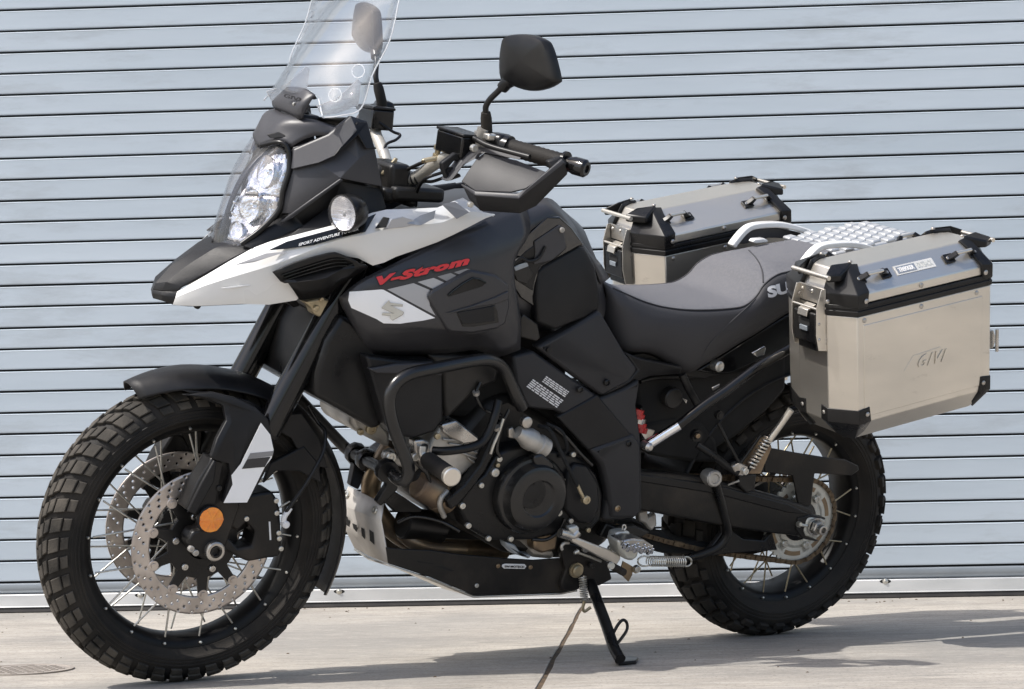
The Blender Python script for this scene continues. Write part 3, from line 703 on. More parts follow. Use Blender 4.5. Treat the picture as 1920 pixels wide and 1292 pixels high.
tube("head_lamp_rim", [P('A1', 745, 880, .03), P('A1', 850, 862, .066), P('A1', 905, 900, .084), P('A1', 912, 1020, .094), P('A1', 875, 1150, .100), P('A1', 850, 1270, .100), P('A1', 740, 1390, .094), P('A1', 620, 1480, .084)], .0055, 'satin_black', fa)
# inner dark dash tub
patch("dash_tub", 'A1', [[(960, 700, 0), (1100, 720, .08), (1280, 720, .122)], [(1150, 760, 0), (1250, 800, .08), (1370, 800, .125)], [(1300, 950, 0), (1350, 1000, .09), (1440, 1000, .135)], [(1380, 1150, 0), (1420, 1200, .1), (1480, 1200, .14)]], 'satin_black', fa, 2, 2, .004, sym=True)
# headlight
hl = empty("headlight", parent=bike)
HR = [((742, 884), (820, 872), (884, 900)), ((650, 985), (790, 960), (905, 1015)), ((570, 1110), (730, 1090), (868, 1160)), ((510, 1250), (690, 1230), (846, 1275)), ((466, 1400), (600, 1390), (735, 1395)), ((455, 1525), (520, 1500), (612, 1478))]
LAT = [(0, .052, .078), (0, .062, .090), (0, .066, .096), (0, .066, .098), (0, .056, .092), (0, .04, .080)]
rows = [[(x, y, l) for (x, y), l in zip(r, L)] for r, L in zip(HR, LAT)]
patch("lens", 'A1', rows, 'lens_clear', hl, 4, 4, .0025, sym=True, auto=60)
BK = [[P('A1', x, y, l * .93) + Vector((-.022 - .03 * (1 - l / .1) * (0 < i < 5), 0, -.006)) for (x, y), l in zip(r, L)] for i, (r, L) in enumerate(zip(HR, LAT))]
o = patch("lamp_body", 'A1', BK, 'satin_black', hl, 3, 3, .003, sym=True, auto=30)
NS = [[P('A1', *p) + Vector((-.010, 0, -.003)) for p in r] for r in ([(742, 884, 0), (765, 882, .012)], [(640, 985, 0), (668, 985, .012)], [(562, 1110, 0), (592, 1110, .012)], [(505, 1250, 0), (530, 1250, .010)], [(466, 1400, 0), (490, 1400, .009)], [(455, 1525, 0), (475, 1520, .008)])]
patch("lamp_nose", 'A1', NS, 'satin_black', hl, 2, 3, .002, sym=True)
def lamp_bowl(fr, x, y, lat, r, push, m='reflector_chrome', ax=(1, .35, .1), name="reflector_bowl", ratio=1.0):
    c = P(fr, x, y, lat) + Vector((push, 0, 0)); 
    V, F = lathe_vf((0, 0, 0), ax, [(0, r), (-.004, r * .97), (-.020, r * .8), (-.034, r * .5), (-.040, r * .22), (-.040, 0)], 18)
    o = link(name, mesh(name, [c + Vector((v[0], v[1], v[2] * ratio)) for v in V], F), m, hl, auto=20)
    lathe("bulb_cap", c + Vector(ax).normalized() * -.016, ax, [(-.02, 0), (-.02, .007), (.004, .007), (.009, .004), (.010, 0)], 'chrome', hl, 14)
for sg in (1,):
    lamp_bowl('A1', 800, 1040, .055, .024, .012, ratio=1.4, m='chrome')
    lamp_bowl('A1', 700, 1240, .050, .030, .012, ratio=1.2, m='chrome')
    lamp_bowl('A1', 615, 1400, .036, .019, .010, ratio=1.1, m='chrome')
V = []
def shard(name, pl, m='reflector_chrome'):
    A = [P('A1', *p) for p in pl]; flat(name, A, m, hl, off=0, th=.0015)
def refl(name, g): 
    rows = [[P('A1', *p) + Vector((-.007, 0, -.002)) for p in r] for r in g]
    patch(name, 'A1', rows, 'reflector_chrome', hl, 3, 3, .002, auto=20)
refl("reflector_panel", [[(800, 903, .020), (830, 903, .045), (868, 905, .07)], [(690, 990, .018), (785, 1000, .050), (886, 1010, .084)], [(625, 1110, .018), (740, 1112, .052), (860, 1120, .090)], [(600, 1165, .018), (715, 1175, .052), (842, 1200, .090)]])
refl("reflector_panel", [[(598, 1172, .018), (712, 1180, .052), (838, 1192, .090)], [(550, 1250, .012), (690, 1262, .050), (830, 1272, .092)], [(520, 1360, .010), (630, 1368, .045), (752, 1370, .088)], [(500, 1450, .010), (560, 1455, .040), (635, 1455, .080)]])
for x, y, l in ((560, 1225, .012), (560, 1258, .012), (548, 1290, .012), (535, 1320, .010), (640, 1130, .02), (515, 1430, .01)):
    lathe("marker_led", P('A1', x, y, l) + Vector((-.008, 0, 0)), (1, .3, 0), [(0, 0), (0, .0045), (.003, .003), (.004, 0)], 'chrome', hl, 10)
# beak
bk = empty("beak", parent=bike)
patch("beak_top", 'A2', [[(85, 592, 0), (140, 600, .026), (228, 606, .049)], [(100, 553, 0), (165, 545, .028), (262, 572, .054)], [(200, 440, 0), (300, 440, .032), (410, 490, .068)],
                         [(330, 355, 0), (450, 345, .038), (560, 405, .086)], [(440, 305, 0), (560, 300, .042), (700, 332, .100)]], 'plastic', bk, 1, 1, .006, sym=True, bev=.002, auto=14)
patch("beak_nose", 'A2', [[(84, 592, 0), (140, 600, .026), (232, 602, .0495)], [(80, 612, 0), (138, 624, .028), (222, 640, .053)], [(86, 645, 0), (140, 660, .026), (206, 684, .050)], [(160, 645, 0), (200, 655, .02), (250, 680, .046)]], 'plastic', bk, 1, 1, .006, sym=True, bev=.0015, auto=14)
# white side panel
WG = [[(232, 602, .048), (400, 508, .070), (690, 340, .102), (900, 272, .130), (1190, 198, .164), (1345, 150, .172), (1500, 106, .172), (1809, 94, .168), (1963, 34, .166), (2070, 118, .184), (2150, 133, .190)],
      [(222, 640, .056), (392, 570, .086), (620, 500, .118), (850, 430, .148), (1200, 292, .188), (1360, 262, .198), (1560, 215, .208), (1840, 185, .208), (1985, 120, .196), (2100, 128, .194), (2156, 136, .192)],
      [(206, 684, .050), (350, 691, .080), (620, 678, .112), (955, 656, .140), (1225, 384, .178), (1418, 446, .196), (1560, 392, .202), (1809, 304, .204), (2000, 212, .202), (2100, 160, .198), (2160, 140, .193)]]
patch("side_panel", 'A2', WG, 'white_paint', bk, 2, 2, .005, mirror=True, bev=.0015, auto=24)
# dark graphic and slot on it
def on(fr, x, y, lat): return P(fr, x, y, lat)
flat("dark_graphic", [on('A2', *p) for p in ((790, 362, .1355), (900, 310, .1410), (1190, 232, .1800), (1345, 182, .1880), (1440, 140, .1850), (1375, 250, .1990), (1200, 290, .1920), (1060, 330, .1700), (900, 352, .1500))], 'gloss_black', bk, off=.0035)
flat("grey_graphic", [on('A2', *p) for p in ((570, 445, .118), (770, 372, .135), (900, 360, .148), (770, 400, .145), (700, 425, .133))], 'grey_decal', bk, off=.003)
flat("grey_graphic", [on('A2', *p) for p in ((1620, 190, .2095), (1700, 140, .203), (1790, 110, .196), (1780, 160, .209), (1700, 200, .212))], 'silver_paint', bk, off=.004)
flat("grey_graphic", [on('A2', *p) for p in ((1828, 80, .195), (1910, 66, .188), (1995, 130, .202), (1920, 170, .209))], 'grey_decal', bk, off=.004)
plate("panel_slot", 'A2', [(1435, 222, .208), (1485, 152, .198), (1522, 158, .202), (1500, 215, .212)], 0, .004, 'void_black', bk, bev=.001)
plate("slot_shelf", 'A2', [(1500, 222), (1530, 165), (1600, 150), (1720, 190), (1600, 215)], .2125, .003, 'silver_paint', bk, bev=.001)
t_ = text("lettering", "SPORT ADVENTURE TOURER", on('A2', 968, 336, .164), on('A2', 1330, 238, .200), on('A2', 972, 318, .162), 'white_print', bk, off=.008, bold=.02)
plate("crease_strip", 'A2', [(500, 582, .112), (780, 548, .130), (860, 535, .139), (870, 545, .140), (780, 556, .131), (540, 588, .113)], 0, .003, 'white_paint', bk, bev=.001)
# black intake insert
patch("intake_insert", 'A2', [[(812, 488, 0.155), (950, 430, 0.169), (1150, 376, 0.194), (1215, 380, 0.197), (1310, 425, 0.205)], [(862, 540, 0.159), (1000, 500, 0.159), (1160, 450, 0.177), (1250, 440, 0.187), (1340, 440, 0.201)],
                              [(905, 552, 0.165), (1020, 540, 0.181), (1140, 520, 0.191), (1230, 470, 0.195), (1390, 455, 0.199)], [(975, 655, 0.145), (1060, 645, 0.151), (1140, 630, 0.159), (1200, 580, 0.169), (1260, 540, 0.169)]], 'satin_black', bk, 2, 2, .004, mirror=True, auto=25)
tube("intake_trim", [on('A2', 905, 549, .160), on('A2', 1040, 535, .178), on('A2', 1145, 515, .187), on('A2', 1215, 475, .190), on('A2', 1300, 435, .196)], .0016, 'plastic', bk, n=6)
for k in range(3):
    tube("intake_louvre", [on('A2', 865 + k * 15, 505 + k * 14, .160), on('A2', 1000, 460 + k * 20, .168), on('A2', 1170, 410 + k * 22, .190), on('A2', 1260, 410 + k * 18, .196)], .0016, 'gloss_black', bk, n=6)
plate("beak_underside", 'A2', [(206, 684), (340, 688), (620, 676), (940, 652), (960, 660), (975, 690), (940, 700), (900, 668), (360, 694), (300, 694)], .045, .09, 'plastic', bk, bev=.002)
bolt(P('A2', 355, 688, .06), .007, 'plastic', bk)
# turn signals
for f in (1, -1):
    c = P('A2', 1240, 130, .205); c2 = P('A2', 1110, 110, .15); fx = (lambda v: v) if f > 0 else MI
    ti = empty("turn_signal", parent=bike)
    d = Vector((.92, .30 * f, -.12)).normalized()
    tube("stalk", [fx(c) - d * .034 + Vector((-.01, -.085 * f, .004)), fx(c) - d * .034 + Vector((0, -.04 * f, .002)), fx(c) - d * .034], .010, 'satin_black', ti, 12)
    lathe("signal_shell", fx(c), d, [(-.055, 0), (-.054, .016), (-.040, .030), (-.015, .0375), (0, .038), (0, .034)], 'satin_black', ti, 32)
    lathe("signal_lens", fx(c), d, [(-.002, 0), (-.002, .0365), (.006, .0365), (.014, .030), (.019, .016), (.020, 0)], 'lens_clear', ti, 32)
    lathe("signal_reflector", fx(c), d, [(.001, .0345), (-.008, .026), (-.014, .01), (-.014, 0)], 'signal_chrome', ti, 24)
    lathe("signal_bulb", fx(c), d, [(-.014, 0), (-.014, .006), (-.002, .006), (.003, 0)], 'lens_ribbed', ti, 16)
# windscreen: clear, with a flat centre and folded wings, running out above the frame
ws = empty("windscreen", parent=bike)
near = [[(1090, 600, .098), (1115, 712, .140)], [(1150, 500, .104), (1220, 700, .168)], [(1240, 380, .108), (1345, 655, .180)], [(1330, 270, .112), (1415, 450, .186)], [(1430, 130, .114), (1520, 240, .190)], [(1560, -20, .112), (1580, -20, .186)]]
cen = []
for (a, b) in near:
    pa = P('A1', *a); cen.append(Vector((pa.x + .030, 0, pa.z + .004)))
rows = []
for (a, b), c_ in zip(near, cen):
    pa, pb = P('A1', *a), P('A1', *b); m1 = c_.lerp(pa, .55) + Vector((.008, 0, 0)); rows.append([c_, m1, pa, pb])
u_ = rows[-1]; v_ = rows[-2]
rows.append([a * 1 + (a - b) * .55 + Vector((-.006, -.006 * (i > 1), 0)) for i, (a, b) in enumerate(zip(u_, v_))])
rows.append([rows[-1][i] + Vector((-.012, -.03 * (i > 1), .035 if i < 2 else .012)) for i in range(4)])
patch("screen", 'A1', rows, 'glass_clear', ws, 2, 5, .0028, sym=True, auto=25)
def edge_tube(lst, mi=True): tube("screen_edge", lst, .0014, 'edge_clear', ws, 6, mirror=mi)
edge_tube([r[3] + Vector((-.001, 0, 0)) for r in rows]); edge_tube([r[2] for r in rows[:1]] + [P('A1', 1110, 690, .138), rows[0][3]], False)
for x, y, l in ((1190, 575, .142), (1330, 430, .152)):
    c = P('A1', x, y, l); nrm = Vector((.75, .62, .2)).normalized()
    lathe("screen_grommet", c, nrm, [(-.001, .0125), (-.001, .0142), (.001, .0142), (.001, .0125)], 'edge_clear', ws, 20, closed=True)
plate("screen_support", 'A1', [(1080, 640), (1200, 600), (1330, 480), (1350, 500), (1330, 640), (1200, 690), (1110, 700)], .120, .004, 'lens_ribbed', ws, bev=.001, mirror=True)
patch("screen_clamp", 'A1', [[(822, 660, -.052), (880, 690, 0), (970, 722, .075), (1000, 700, .085)], [(805, 615, -.055), (870, 625, 0), (960, 650, .075), (1050, 600, .092)], [(862, 560, -.045), (900, 560, 0), (1000, 570, .07), (1068, 575, .094)], [(895, 527, -.035), (935, 525, 0), (1010, 535, .06), (1065, 570, .09)]], 'grey_plastic', ws, 3, 2, .012, auto=40)
boxm("clamp_base", P('A1', 925, 690, .03) + Vector((-.02, 0, -.006)), .05, .09, .02, 'satin_black', ws, bev=.006)
text("lettering", "GIVI", P('A1', 885, 592, .028), P('A1', 985, 618, .072), P('A1', 892, 570, .028), 'plastic', ws, off=.004, bold=.03)
bolt(P('A1', 950, 630, .055) + Vector((.004, .004, 0)), .004, 'zinc', ws)
for l in (.05, -.05): tube("screen_bracket", [P('A1', 1010, 680, l), P('A1', 1060, 760, l), P('A1', 1150, 830, l)], .006, 'satin_black', ws, mirror=False)

# ------------------------------------------------------------------ handlebar, controls, mirrors
hb = empty("handlebar", parent=bike)
bp_ = [P('A4', 500, 985, .045), P('A4', 560, 985, .075), P('A4', 620, 950, .10), P('A4', 700, 895, .14), P('A4', 780, 850, .18), P('A4', 900, 805, .22), P('A4', 1010, 775, .25), P('A4', 1170, 800, .30), P('A4', 1470, 885, .41)]
MH = lambda v: MI(v) + Vector((-.02, 0, 0)); MIRF[0] = MH
tube("bar", [MH(p) for p in bp_[::-1]] + bp_, .0125, 'bar_silver', hb, 16, 5)
boxm("bar_clamp", P('A4', 470, 990, .0), .05, .12, .045, 'satin_black', hb, bev=.01)
for x, y, l in ((575, 985, .08), (597, 975, .088)): 
    c = P('A4', x, y, l); lathe("cable_tie", c, (-.35, .85, .25), [(-.002, .0128), (-.002, .0145), (.002, .0145), (.002, .0128)], 'void_black', hb, 16, closed=True)
g0, g1 = P('A4', 1150, 795, .295), P('A4', 1485, 890, .412); gd = (g1 - g0).normalized(); gl = (g1 - g0).length
lathe("grip", g0, gd, [(0, 0), (0, .019)] + [(.006 + i * (gl - .014) / 22, .0168 + .001 * (i % 2)) for i in range(23)] + [(gl - .004, .020), (gl, .020), (gl, 0)], 'rubber', hb, 24, mirror=True)
lathe("bar_end", g1 + gd * .002, gd, [(0, 0), (0, .015), (.012, .0155), (.020, .018), (.044, .018), (.049, .014), (.049, .008), (.045, .008), (.045, 0)], 'gloss_black', hb, 24, mirror=True)
lathe("bar_end_collar", g1 + gd * -.004, gd, [(0, .012), (0, .023), (.006, .023), (.006, .012)], 'satin_black', hb, 24, mirror=True, closed=True)
boxm("switch_housing", P('A4', 1080, 785, .268), .042, .05, .05, 'satin_black', hb, bev=.010, mirror=True, rot=Matrix.Rotation(.3, 3, 'Z'))
lathe("switch_collar", P('A4', 1135, 792, .29), gd, [(-.008, 0), (-.008, .023), (.006, .023), (.006, 0)], 'satin_black', hb, 20, mirror=True)
for x, y in ((1040, 765), (1058, 758), (1078, 768), (1095, 775)):
    boxm("switch_button", P('A4', x, y, .272) + Vector((.006, 0, .012)), .007, .007, .005, 'white_print', hb, bev=.001)
# master cylinder box on the bar
def boxpx(name, fr, tl, w_, d_, h_, lat, m, parent, bev=.003, rot=None):
    return None
rb = Matrix.Rotation(.12, 3, 'Z') @ Matrix.Rotation(-.05, 3, 'X')
c = P('A4', 838, 775, .20)
boxm("fluid_reservoir", c, .050, .090, .044, 'gloss_black', hb, bev=.004, rot=rb, mirror=True)
boxm("reservoir_lid", c + rb @ Vector((0, 0, .0245)), .053, .094, .006, 'satin_black', hb, bev=.002, rot=rb, mirror=True)
lathe("lever_clamp", P('A4', 975, 730, .245), (0, .3, 1), [(-.02, 0), (-.02, .012), (.018, .012), (.018, 0)], 'cast_alu', hb, 16)
boxm("perch", P('A4', 1000, 725, .25), .02, .06, .014, 'brushed_alu', hb, bev=.003)
tube("clutch_lever", [P('A4', 1010, 745, .25) + Vector((.03, 0, 0)), P('A4', 1180, 800, .30) + Vector((.055, 0, 0)), P('A4', 1400, 862, .39) + Vector((.05, 0, 0))], .0055, 'satin_black', hb, mirror=True)
lathe("banjo_bolt", P('A4', 712, 825, .15), (0, .2, 1), [(-.014, 0), (-.014, .009), (-.004, .009), (-.004, .006), (.006, .006), (.006, .010), (.014, .010), (.014, 0)], 'brass', hb, 12)
tube("brake_line", [P('A4', 740, 845, .15), P('A4', 640, 880, .12), P('A4', 560, 915, .09), P('A4', 470, 960, .05), P('A4', 420, 985, .02)], .004, 'satin_black', hb)
tube("brake_line", [P('A4', 740, 855, .16), P('A4', 640, 875, .15), P('A4', 628, 882, .15)], .0055, 'brass', hb)
tube("cable", [P('A4', 900, 830, .2), P('A4', 780, 930, .17), P('A4', 640, 985, .14), P('A4', 590, 1060, .10), P('A4', 580, 1150, .08)], .0035, 'satin_black', hb)
tube("cable", [P('A4', 940, 830, .22), P('A4', 800, 950, .19), P('A4', 690, 1000, .15), P('A4', 610, 1010, .12), P('A4', 560, 1100, .06)], .0035, 'satin_black', hb)
tube("cable", [P('A4', 350, 640, -.16), P('A4', 440, 700, -.14), P('A4', 485, 720, -.13), P('A4', 460, 750, -.12), P('A4', 400, 780, -.12), P('A4', 375, 860, -.10)], .0032, 'satin_black', hb)
# cluster of brackets round the steering head
boxm("top_clamp", P('A4', 470, 1040, .0), .12, .20, .03, 'engine_black', hb, bev=.008)
boxm("dash_bracket", P('A4', 420, 980, .03), .05, .10, .07, 'engine_black', hb, bev=.01)
plate("key_plate", 'A4', [(375, 960), (400, 915), (420, 905), (460, 858), (476, 865), (450, 920), (420, 970), (395, 975)], .05, .008, 'brass', hb, bev=.002)
plate("frame_head", 'A4', [(385, 1040), (560, 1060), (590, 1100), (600, 1160), (540, 1165), (520, 1120), (440, 1140), (395, 1130)], .09, .16, 'engine_black', hb, bev=.01)
bolt(P('A4', 500, 1065, .092), .008, 'brass', hb)
boxm("ignition_block", P('A4', 330, 1000, -.02), .06, .12, .08, 'engine_black', hb, bev=.012)
# mirrors
outl = [(1150, 130), (1200, 114), (1300, 115), (1375, 145), (1400, 178), (1425, 250), (1455, 380), (1445, 408), (1380, 443), (1290, 455), (1190, 425), (1128, 385), (1120, 270), (1132, 170)]
def mirror_(f):
    mr = empty("mirror", parent=bike)
    A = [P('A4', x, y, .285 + (x - 1120) / 335 * .165) for x, y in outl]; c = sum(A, Vector()) / len(A)
    A = spline(A, 3, True); L = [A]
    for sc, dxx in ((1.0, .009), (.955, .016), (.82, .020), (.5, .024), (.12, .026)): L.append([c.lerp(a, sc) + Vector((dxx, 0, 0)) for a in A])
    back = [c.lerp(a, .97) + Vector((-.006, 0, 0)) for a in A]
    L = [back] + L; n = len(A); V = [f(v) for r in L for v in r]; F = []
    for i in range(len(L) - 1):
        for k in range(n): F.append([i * n + k, i * n + (k + 1) % n, (i + 1) * n + (k + 1) % n, (i + 1) * n + k])
    F.append([(len(L) - 1) * n + k for k in range(n)])
    link("mirror_shell", mesh("mirror_shell", V, F), 'satin_black', mr, auto=40)
    V = [f(c.lerp(a, .95) + Vector((-.004, 0, 0))) for a in A]
    link("mirror_glass", mesh("mirror_glass", V, [list(range(n))]), 'chrome', mr)
    q = [P('A4', 1012, 740, .245), P('A4', 1008, 660, .25), P('A4', 1004, 580, .255), P('A4', 1006, 545, .258), P('A4', 1030, 505, .266), P('A4', 1075, 460, .280), P('A4', 1120, 415, .297), P('A4', 1165, 395, .315)]
    tube("mirror_stem", [f(v) for v in q], .0062, 'satin_black', mr, 12)
    lathe("stem_boot", f(P('A4', 1008, 652, .25)), (f(q[2]) - f(q[0])), [(-.030, 0), (-.030, .0095), (-.022, .0115), (.012, .0115), (.024, .0095), (.026, .006), (.026, 0)], 'rubber', mr, 18)
    lathe("stem_nut", f(P('A4', 1010, 722, .247)), (f(q[2]) - f(q[0])), [(-.012, 0), (-.012, .0095), (.008, .0095), (.008, 0)], 'satin_black', mr, 6)
    tube("mirror_knuckle", [f(P('A4', 1105, 435, .290)), f(P('A4', 1135, 405, .302)), f(P('A4', 1180, 385, .32))], .0125, 'satin_black', mr, 12)
mirror_(lambda v: v); mirror_(MH)
# handguards
def guard(f, mir):
    pass
GV = {'a': ('A4', 855, 1000, .285), 'b': ('A4', 948, 862, .275), 'c': ('A4', 990, 832, .275), 'd': ('A4', 1190, 872, .345), 'e': ('A4', 1155, 1066, .385), 'f': ('A4', 942, 1060, .32), 'g': ('A4', 1385, 950, .42), 'h': ('A4', 1245, 1044, .41)}
hg = None
def GR(name, V, F, m, th=.004, par=None, bev=.0015, auto=12): return fac3(name, V, F, m, par, th, bev, True, auto)
hgp = empty("handguard", parent=bike)
GR("guard_shell", GV, [['a', 'b', 'c', 'd', 'e', 'f'], ['d', 'g', 'h', 'e']], 'plastic_mid', .004, hgp)
BV = {'a': ('A4', 850, 1018, .285), 'b': ('A4', 940, 1060, .325), 'c': ('A4', 1190, 1076, .395), 'd': ('A4', 1255, 1046, .415), 'e': ('A4', 1465, 868, .44), 'f': ('A4', 1482, 890, .445),
      'g': ('A4', 1205, 1106, .405), 'h': ('A4', 938, 1086, .33), 'i': ('A4', 868, 1040, .29), 'j': ('A4', 972, 1182, .325), 'k': ('A4', 1212, 1197, .395), 'l': ('A4', 1310, 1152, .412), 'm': ('A4', 1500, 958, .44), 'n': ('A4', 900, 1110, .30)}
GR("guard_band", BV, [['a', 'b', 'h', 'i'], ['b', 'c', 'g', 'h'], ['c', 'd', 'g'], ['d', 'e', 'f', 'g']], 'grey_plastic', .010, hgp)
GR("guard_skirt", BV, [['i', 'h', 'j', 'n'], ['h', 'g', 'k', 'j'], ['g', 'f', 'm', 'l', 'k']], 'plastic', .010, hgp)
plate("guard_frame", 'A4', [(778, 1000, .245), (760, 1000, .24), (850, 880, .245), (905, 828, .25), (980, 797, .26), (1080, 815, .295), (1222, 848, .34), (1215, 872, .345), (1190, 868, .345), (1000, 828, .28), (950, 860, .275), (870, 905, .26), (830, 960, .255), (800, 995, .25)], 0, .022, 'grey_plastic', hgp, bev=.003, mirror=True)
plate("guard_bracket", 'A4', [(738, 890), (822, 828), (868, 852), (880, 880), (850, 880), (815, 878), (765, 935), (780, 960), (850, 955), (860, 975), (790, 1000), (765, 985), (742, 930)], .238, .014, 'plastic', hgp, bev=.003, mirror=True)
plate("guard_bracket", 'A4', [(765, 935), (775, 925), (850, 905), (845, 925), (790, 990), (775, 985)], .235, .010, 'plastic', hgp, bev=.002, mirror=True)
bolt(P('A4', 928, 812, .268) + Vector((0, .003, .004)), .008, 'zinc', hgp)
bolt(P('A4', 912, 1142, .318), .006, 'zinc', hgp)
plate("guard_bar", 'A4', [(1380, 880, .42), (1470, 850, .425), (1500, 890, .435), (1480, 930, .44), (1420, 960, .43)], 0, .014, 'plastic', hgp, bev=.003, mirror=True)

MIRF[0] = MI
# ------------------------------------------------------------------ tank, seat, side panels
bd = empty("bodywork", parent=bike)
TG = [[(48, 640, .148), (95, 598, .165), (200, 522, .182), (450, 400, .196), (750, 262, .200), (900, 195, .192), (1000, 138, .178), (1180, 75, .150)],
      [(60, 680, .150), (107, 640, .176), (260, 590, .198), (490, 520, .214), (800, 455, .226), (940, 405, .226), (1060, 300, .205), (1210, 240, .186)],
      [(90, 740, .150), (125, 705, .178), (330, 790, .206), (500, 790, .222), (690, 780, .230), (930, 800, .228), (1070, 480, .214), (1110, 440, .205)],
      [(140, 830, .148), (180, 830, .172), (350, 880, .192), (540, 880, .202), (740, 880, .208), (900, 875, .210), (1090, 800, .210), (1150, 745, .198)],
      [(243, 1000, .142), (290, 995, .150), (400, 992, .156), (560, 985, .164), (750, 972, .168), (880, 958, .170), (1010, 1000, .176), (1150, 955, .180)]]
patch("shroud", 'A5', TG, 'charcoal_paint', bd, 3, 3, .005, mirror=True, auto=50)
TL = .2335
def dec(name, ps, m, l=None, off=0): flat(name, [P('A5', x, y, ll) for x, y, ll in ps], m, bd, off=off)
# decals as strips that follow the shroud
def skin(fr, x, y):
    """lateral distance of the shroud surface under a pixel, from its control net"""
    best = None
    for i in range(len(TG) - 1):
        for j in range(len(TG[0]) - 1):
            q = [TG[i][j], TG[i][j + 1], TG[i + 1][j + 1], TG[i + 1][j]]
            cx = sum(p[0] for p in q) / 4; cy = sum(p[1] for p in q) / 4
    sw = sl_ = 0
    for r in TG:
        for p in r:
            d2 = (p[0] - x) ** 2 + ((p[1] - y)) ** 2; w_ = 1 / (d2 + 400) ** 1.6; sw += w_; sl_ += w_ * p[2]
    return sl_ / sw
from mathutils.bvhtree import BVHTree
SHR = [o for o in bd.children if o.name.startswith("shroud")][0]
def bvh(o): return BVHTree.FromPolygons([v.co.copy() for v in o.data.vertices], [list(p.vertices) for p in o.data.polygons])
SB = bvh(SHR)
def hit(tree, fr, x, y, off=.001):
    ox, oy, s = FR[fr]; d = (BI.to_3x3() @ ray(ox + x / s, oy + y / s)).normalized(); o = BI @ CAM
    loc, n, i, dist = tree.ray_cast(o, d)
    if loc is None: return None
    if n.dot(d) > 0: n = -n
    return loc + n * off
def decal(name, tree, fr, ps, m, parent, off=.0012, n=10):
    """thin film laid on a curved panel: a polygon sampled finely and dropped onto the panel's surface"""
    xs = [p[0] for p in ps]; ys_ = [p[1] for p in ps]
    bm = bmesh.new(); vv = [bm.verts.new((x, y, 0)) for x, y in ps]; f = bm.faces.new(vv)
    for ax, lo, hi in ((0, min(xs), max(xs)), (1, min(ys_), max(ys_))):
        for k in range(1, n):
            co = [0, 0, 0]; co[ax] = lo + (hi - lo) * k / n; no = [0, 0, 0]; no[ax] = 1
            bmesh.ops.bisect_plane(bm, geom=bm.verts[:] + bm.edges[:] + bm.faces[:], plane_co=co, plane_no=no)
    bad = []
    for v in bm.verts:
        h = hit(tree, fr, v.co.x, v.co.y, off)
        if h is None: bad.append(v)
        else: v.co = h
    if bad: bmesh.ops.delete(bm, geom=bad, context='VERTS')
    me = bpy.data.meshes.new(name); bm.to_mesh(me); bm.free()
    return link(name, me, m, parent, auto=60)
decal("white_decal", SB, 'A5', [(108, 655), (115, 605), (305, 590), (320, 592), (632, 762), (560, 778), (420, 796), (320, 794), (280, 770), (125, 700)], 'decal_white', bd)
decal("grey_decal", SB, 'A5', [(342, 590), (500, 552), (610, 598), (592, 640), (600, 690), (634, 748)], 'silver_paint', bd)
decal("grey_decal", SB, 'A5', [(525, 545), (622, 520), (690, 550), (625, 590)], 'silver_paint', bd)
decal("grey_decal", SB, 'A5', [(645, 512), (725, 490), (762, 508), (705, 542)], 'grey_decal', bd)
decal("grey_decal", SB, 'A5', [(745, 486), (820, 464), (850, 470), (780, 500)], 'grey_decal', bd)
def wraptext(name, s, tree, fr, p0, p1, p2, m, parent, off=.0016, bold=0, shear=0, spacing=1):
    cu = bpy.data.curves.new(name, 'FONT'); cu.body = s; cu.offset = bold; cu.shear = shear; cu.resolution_u = 3; cu.space_character = spacing
    t = bpy.data.objects.new("tmp", cu); C.objects.link(t)
    dg = bpy.context.evaluated_depsgraph_get(); me = bpy.data.meshes.new_from_object(t.evaluated_get(dg)); bpy.data.objects.remove(t); me.name = name
    xs = [v.co.x for v in me.vertices]; ys_ = [v.co.y for v in me.vertices]; x0, x1, y0, y1 = min(xs), max(xs), min(ys_), max(ys_)
    for v in me.vertices:
        a = (v.co.x - x0) / (x1 - x0); b = (v.co.y - y0) / (y1 - y0)
        x = p0[0] + (p1[0] - p0[0]) * a + (p2[0] - p0[0]) * b; y = p0[1] + (p1[1] - p0[1]) * a + (p2[1] - p0[1]) * b
        h = hit(tree, fr, x, y, off)
        if h: v.co = h
    return link(name, me, m, parent)
wraptext("lettering", "V-Strom", SB, 'A5', (274, 577), (850, 446), (268, 508), 'black_print', bd, off=.0018, bold=.10, shear=.30, spacing=1.06)
wraptext("lettering", "V-Strom", SB, 'A5', (282, 568), (842, 438), (276, 516), 'red_decal', bd, off=.0026, bold=.062, shear=.30, spacing=1.11)
# emblem: slanted angular S in raised silver
EMS = [(565, 715), (608, 672), (614, 687), (684, 695), (682, 706), (616, 702), (690, 737), (684, 752), (627, 783), (612, 770), (618, 758), (568, 753), (572, 741), (638, 746)]
decal("emblem_edge", SB, 'D5', [(x + 2.2, y + 3) for x, y in EMS], 'rust_iron', bd, off=.0022, n=4)
decal("emblem", SB, 'D5', EMS, 'sprocket_alu', bd, off=.0034, n=4)
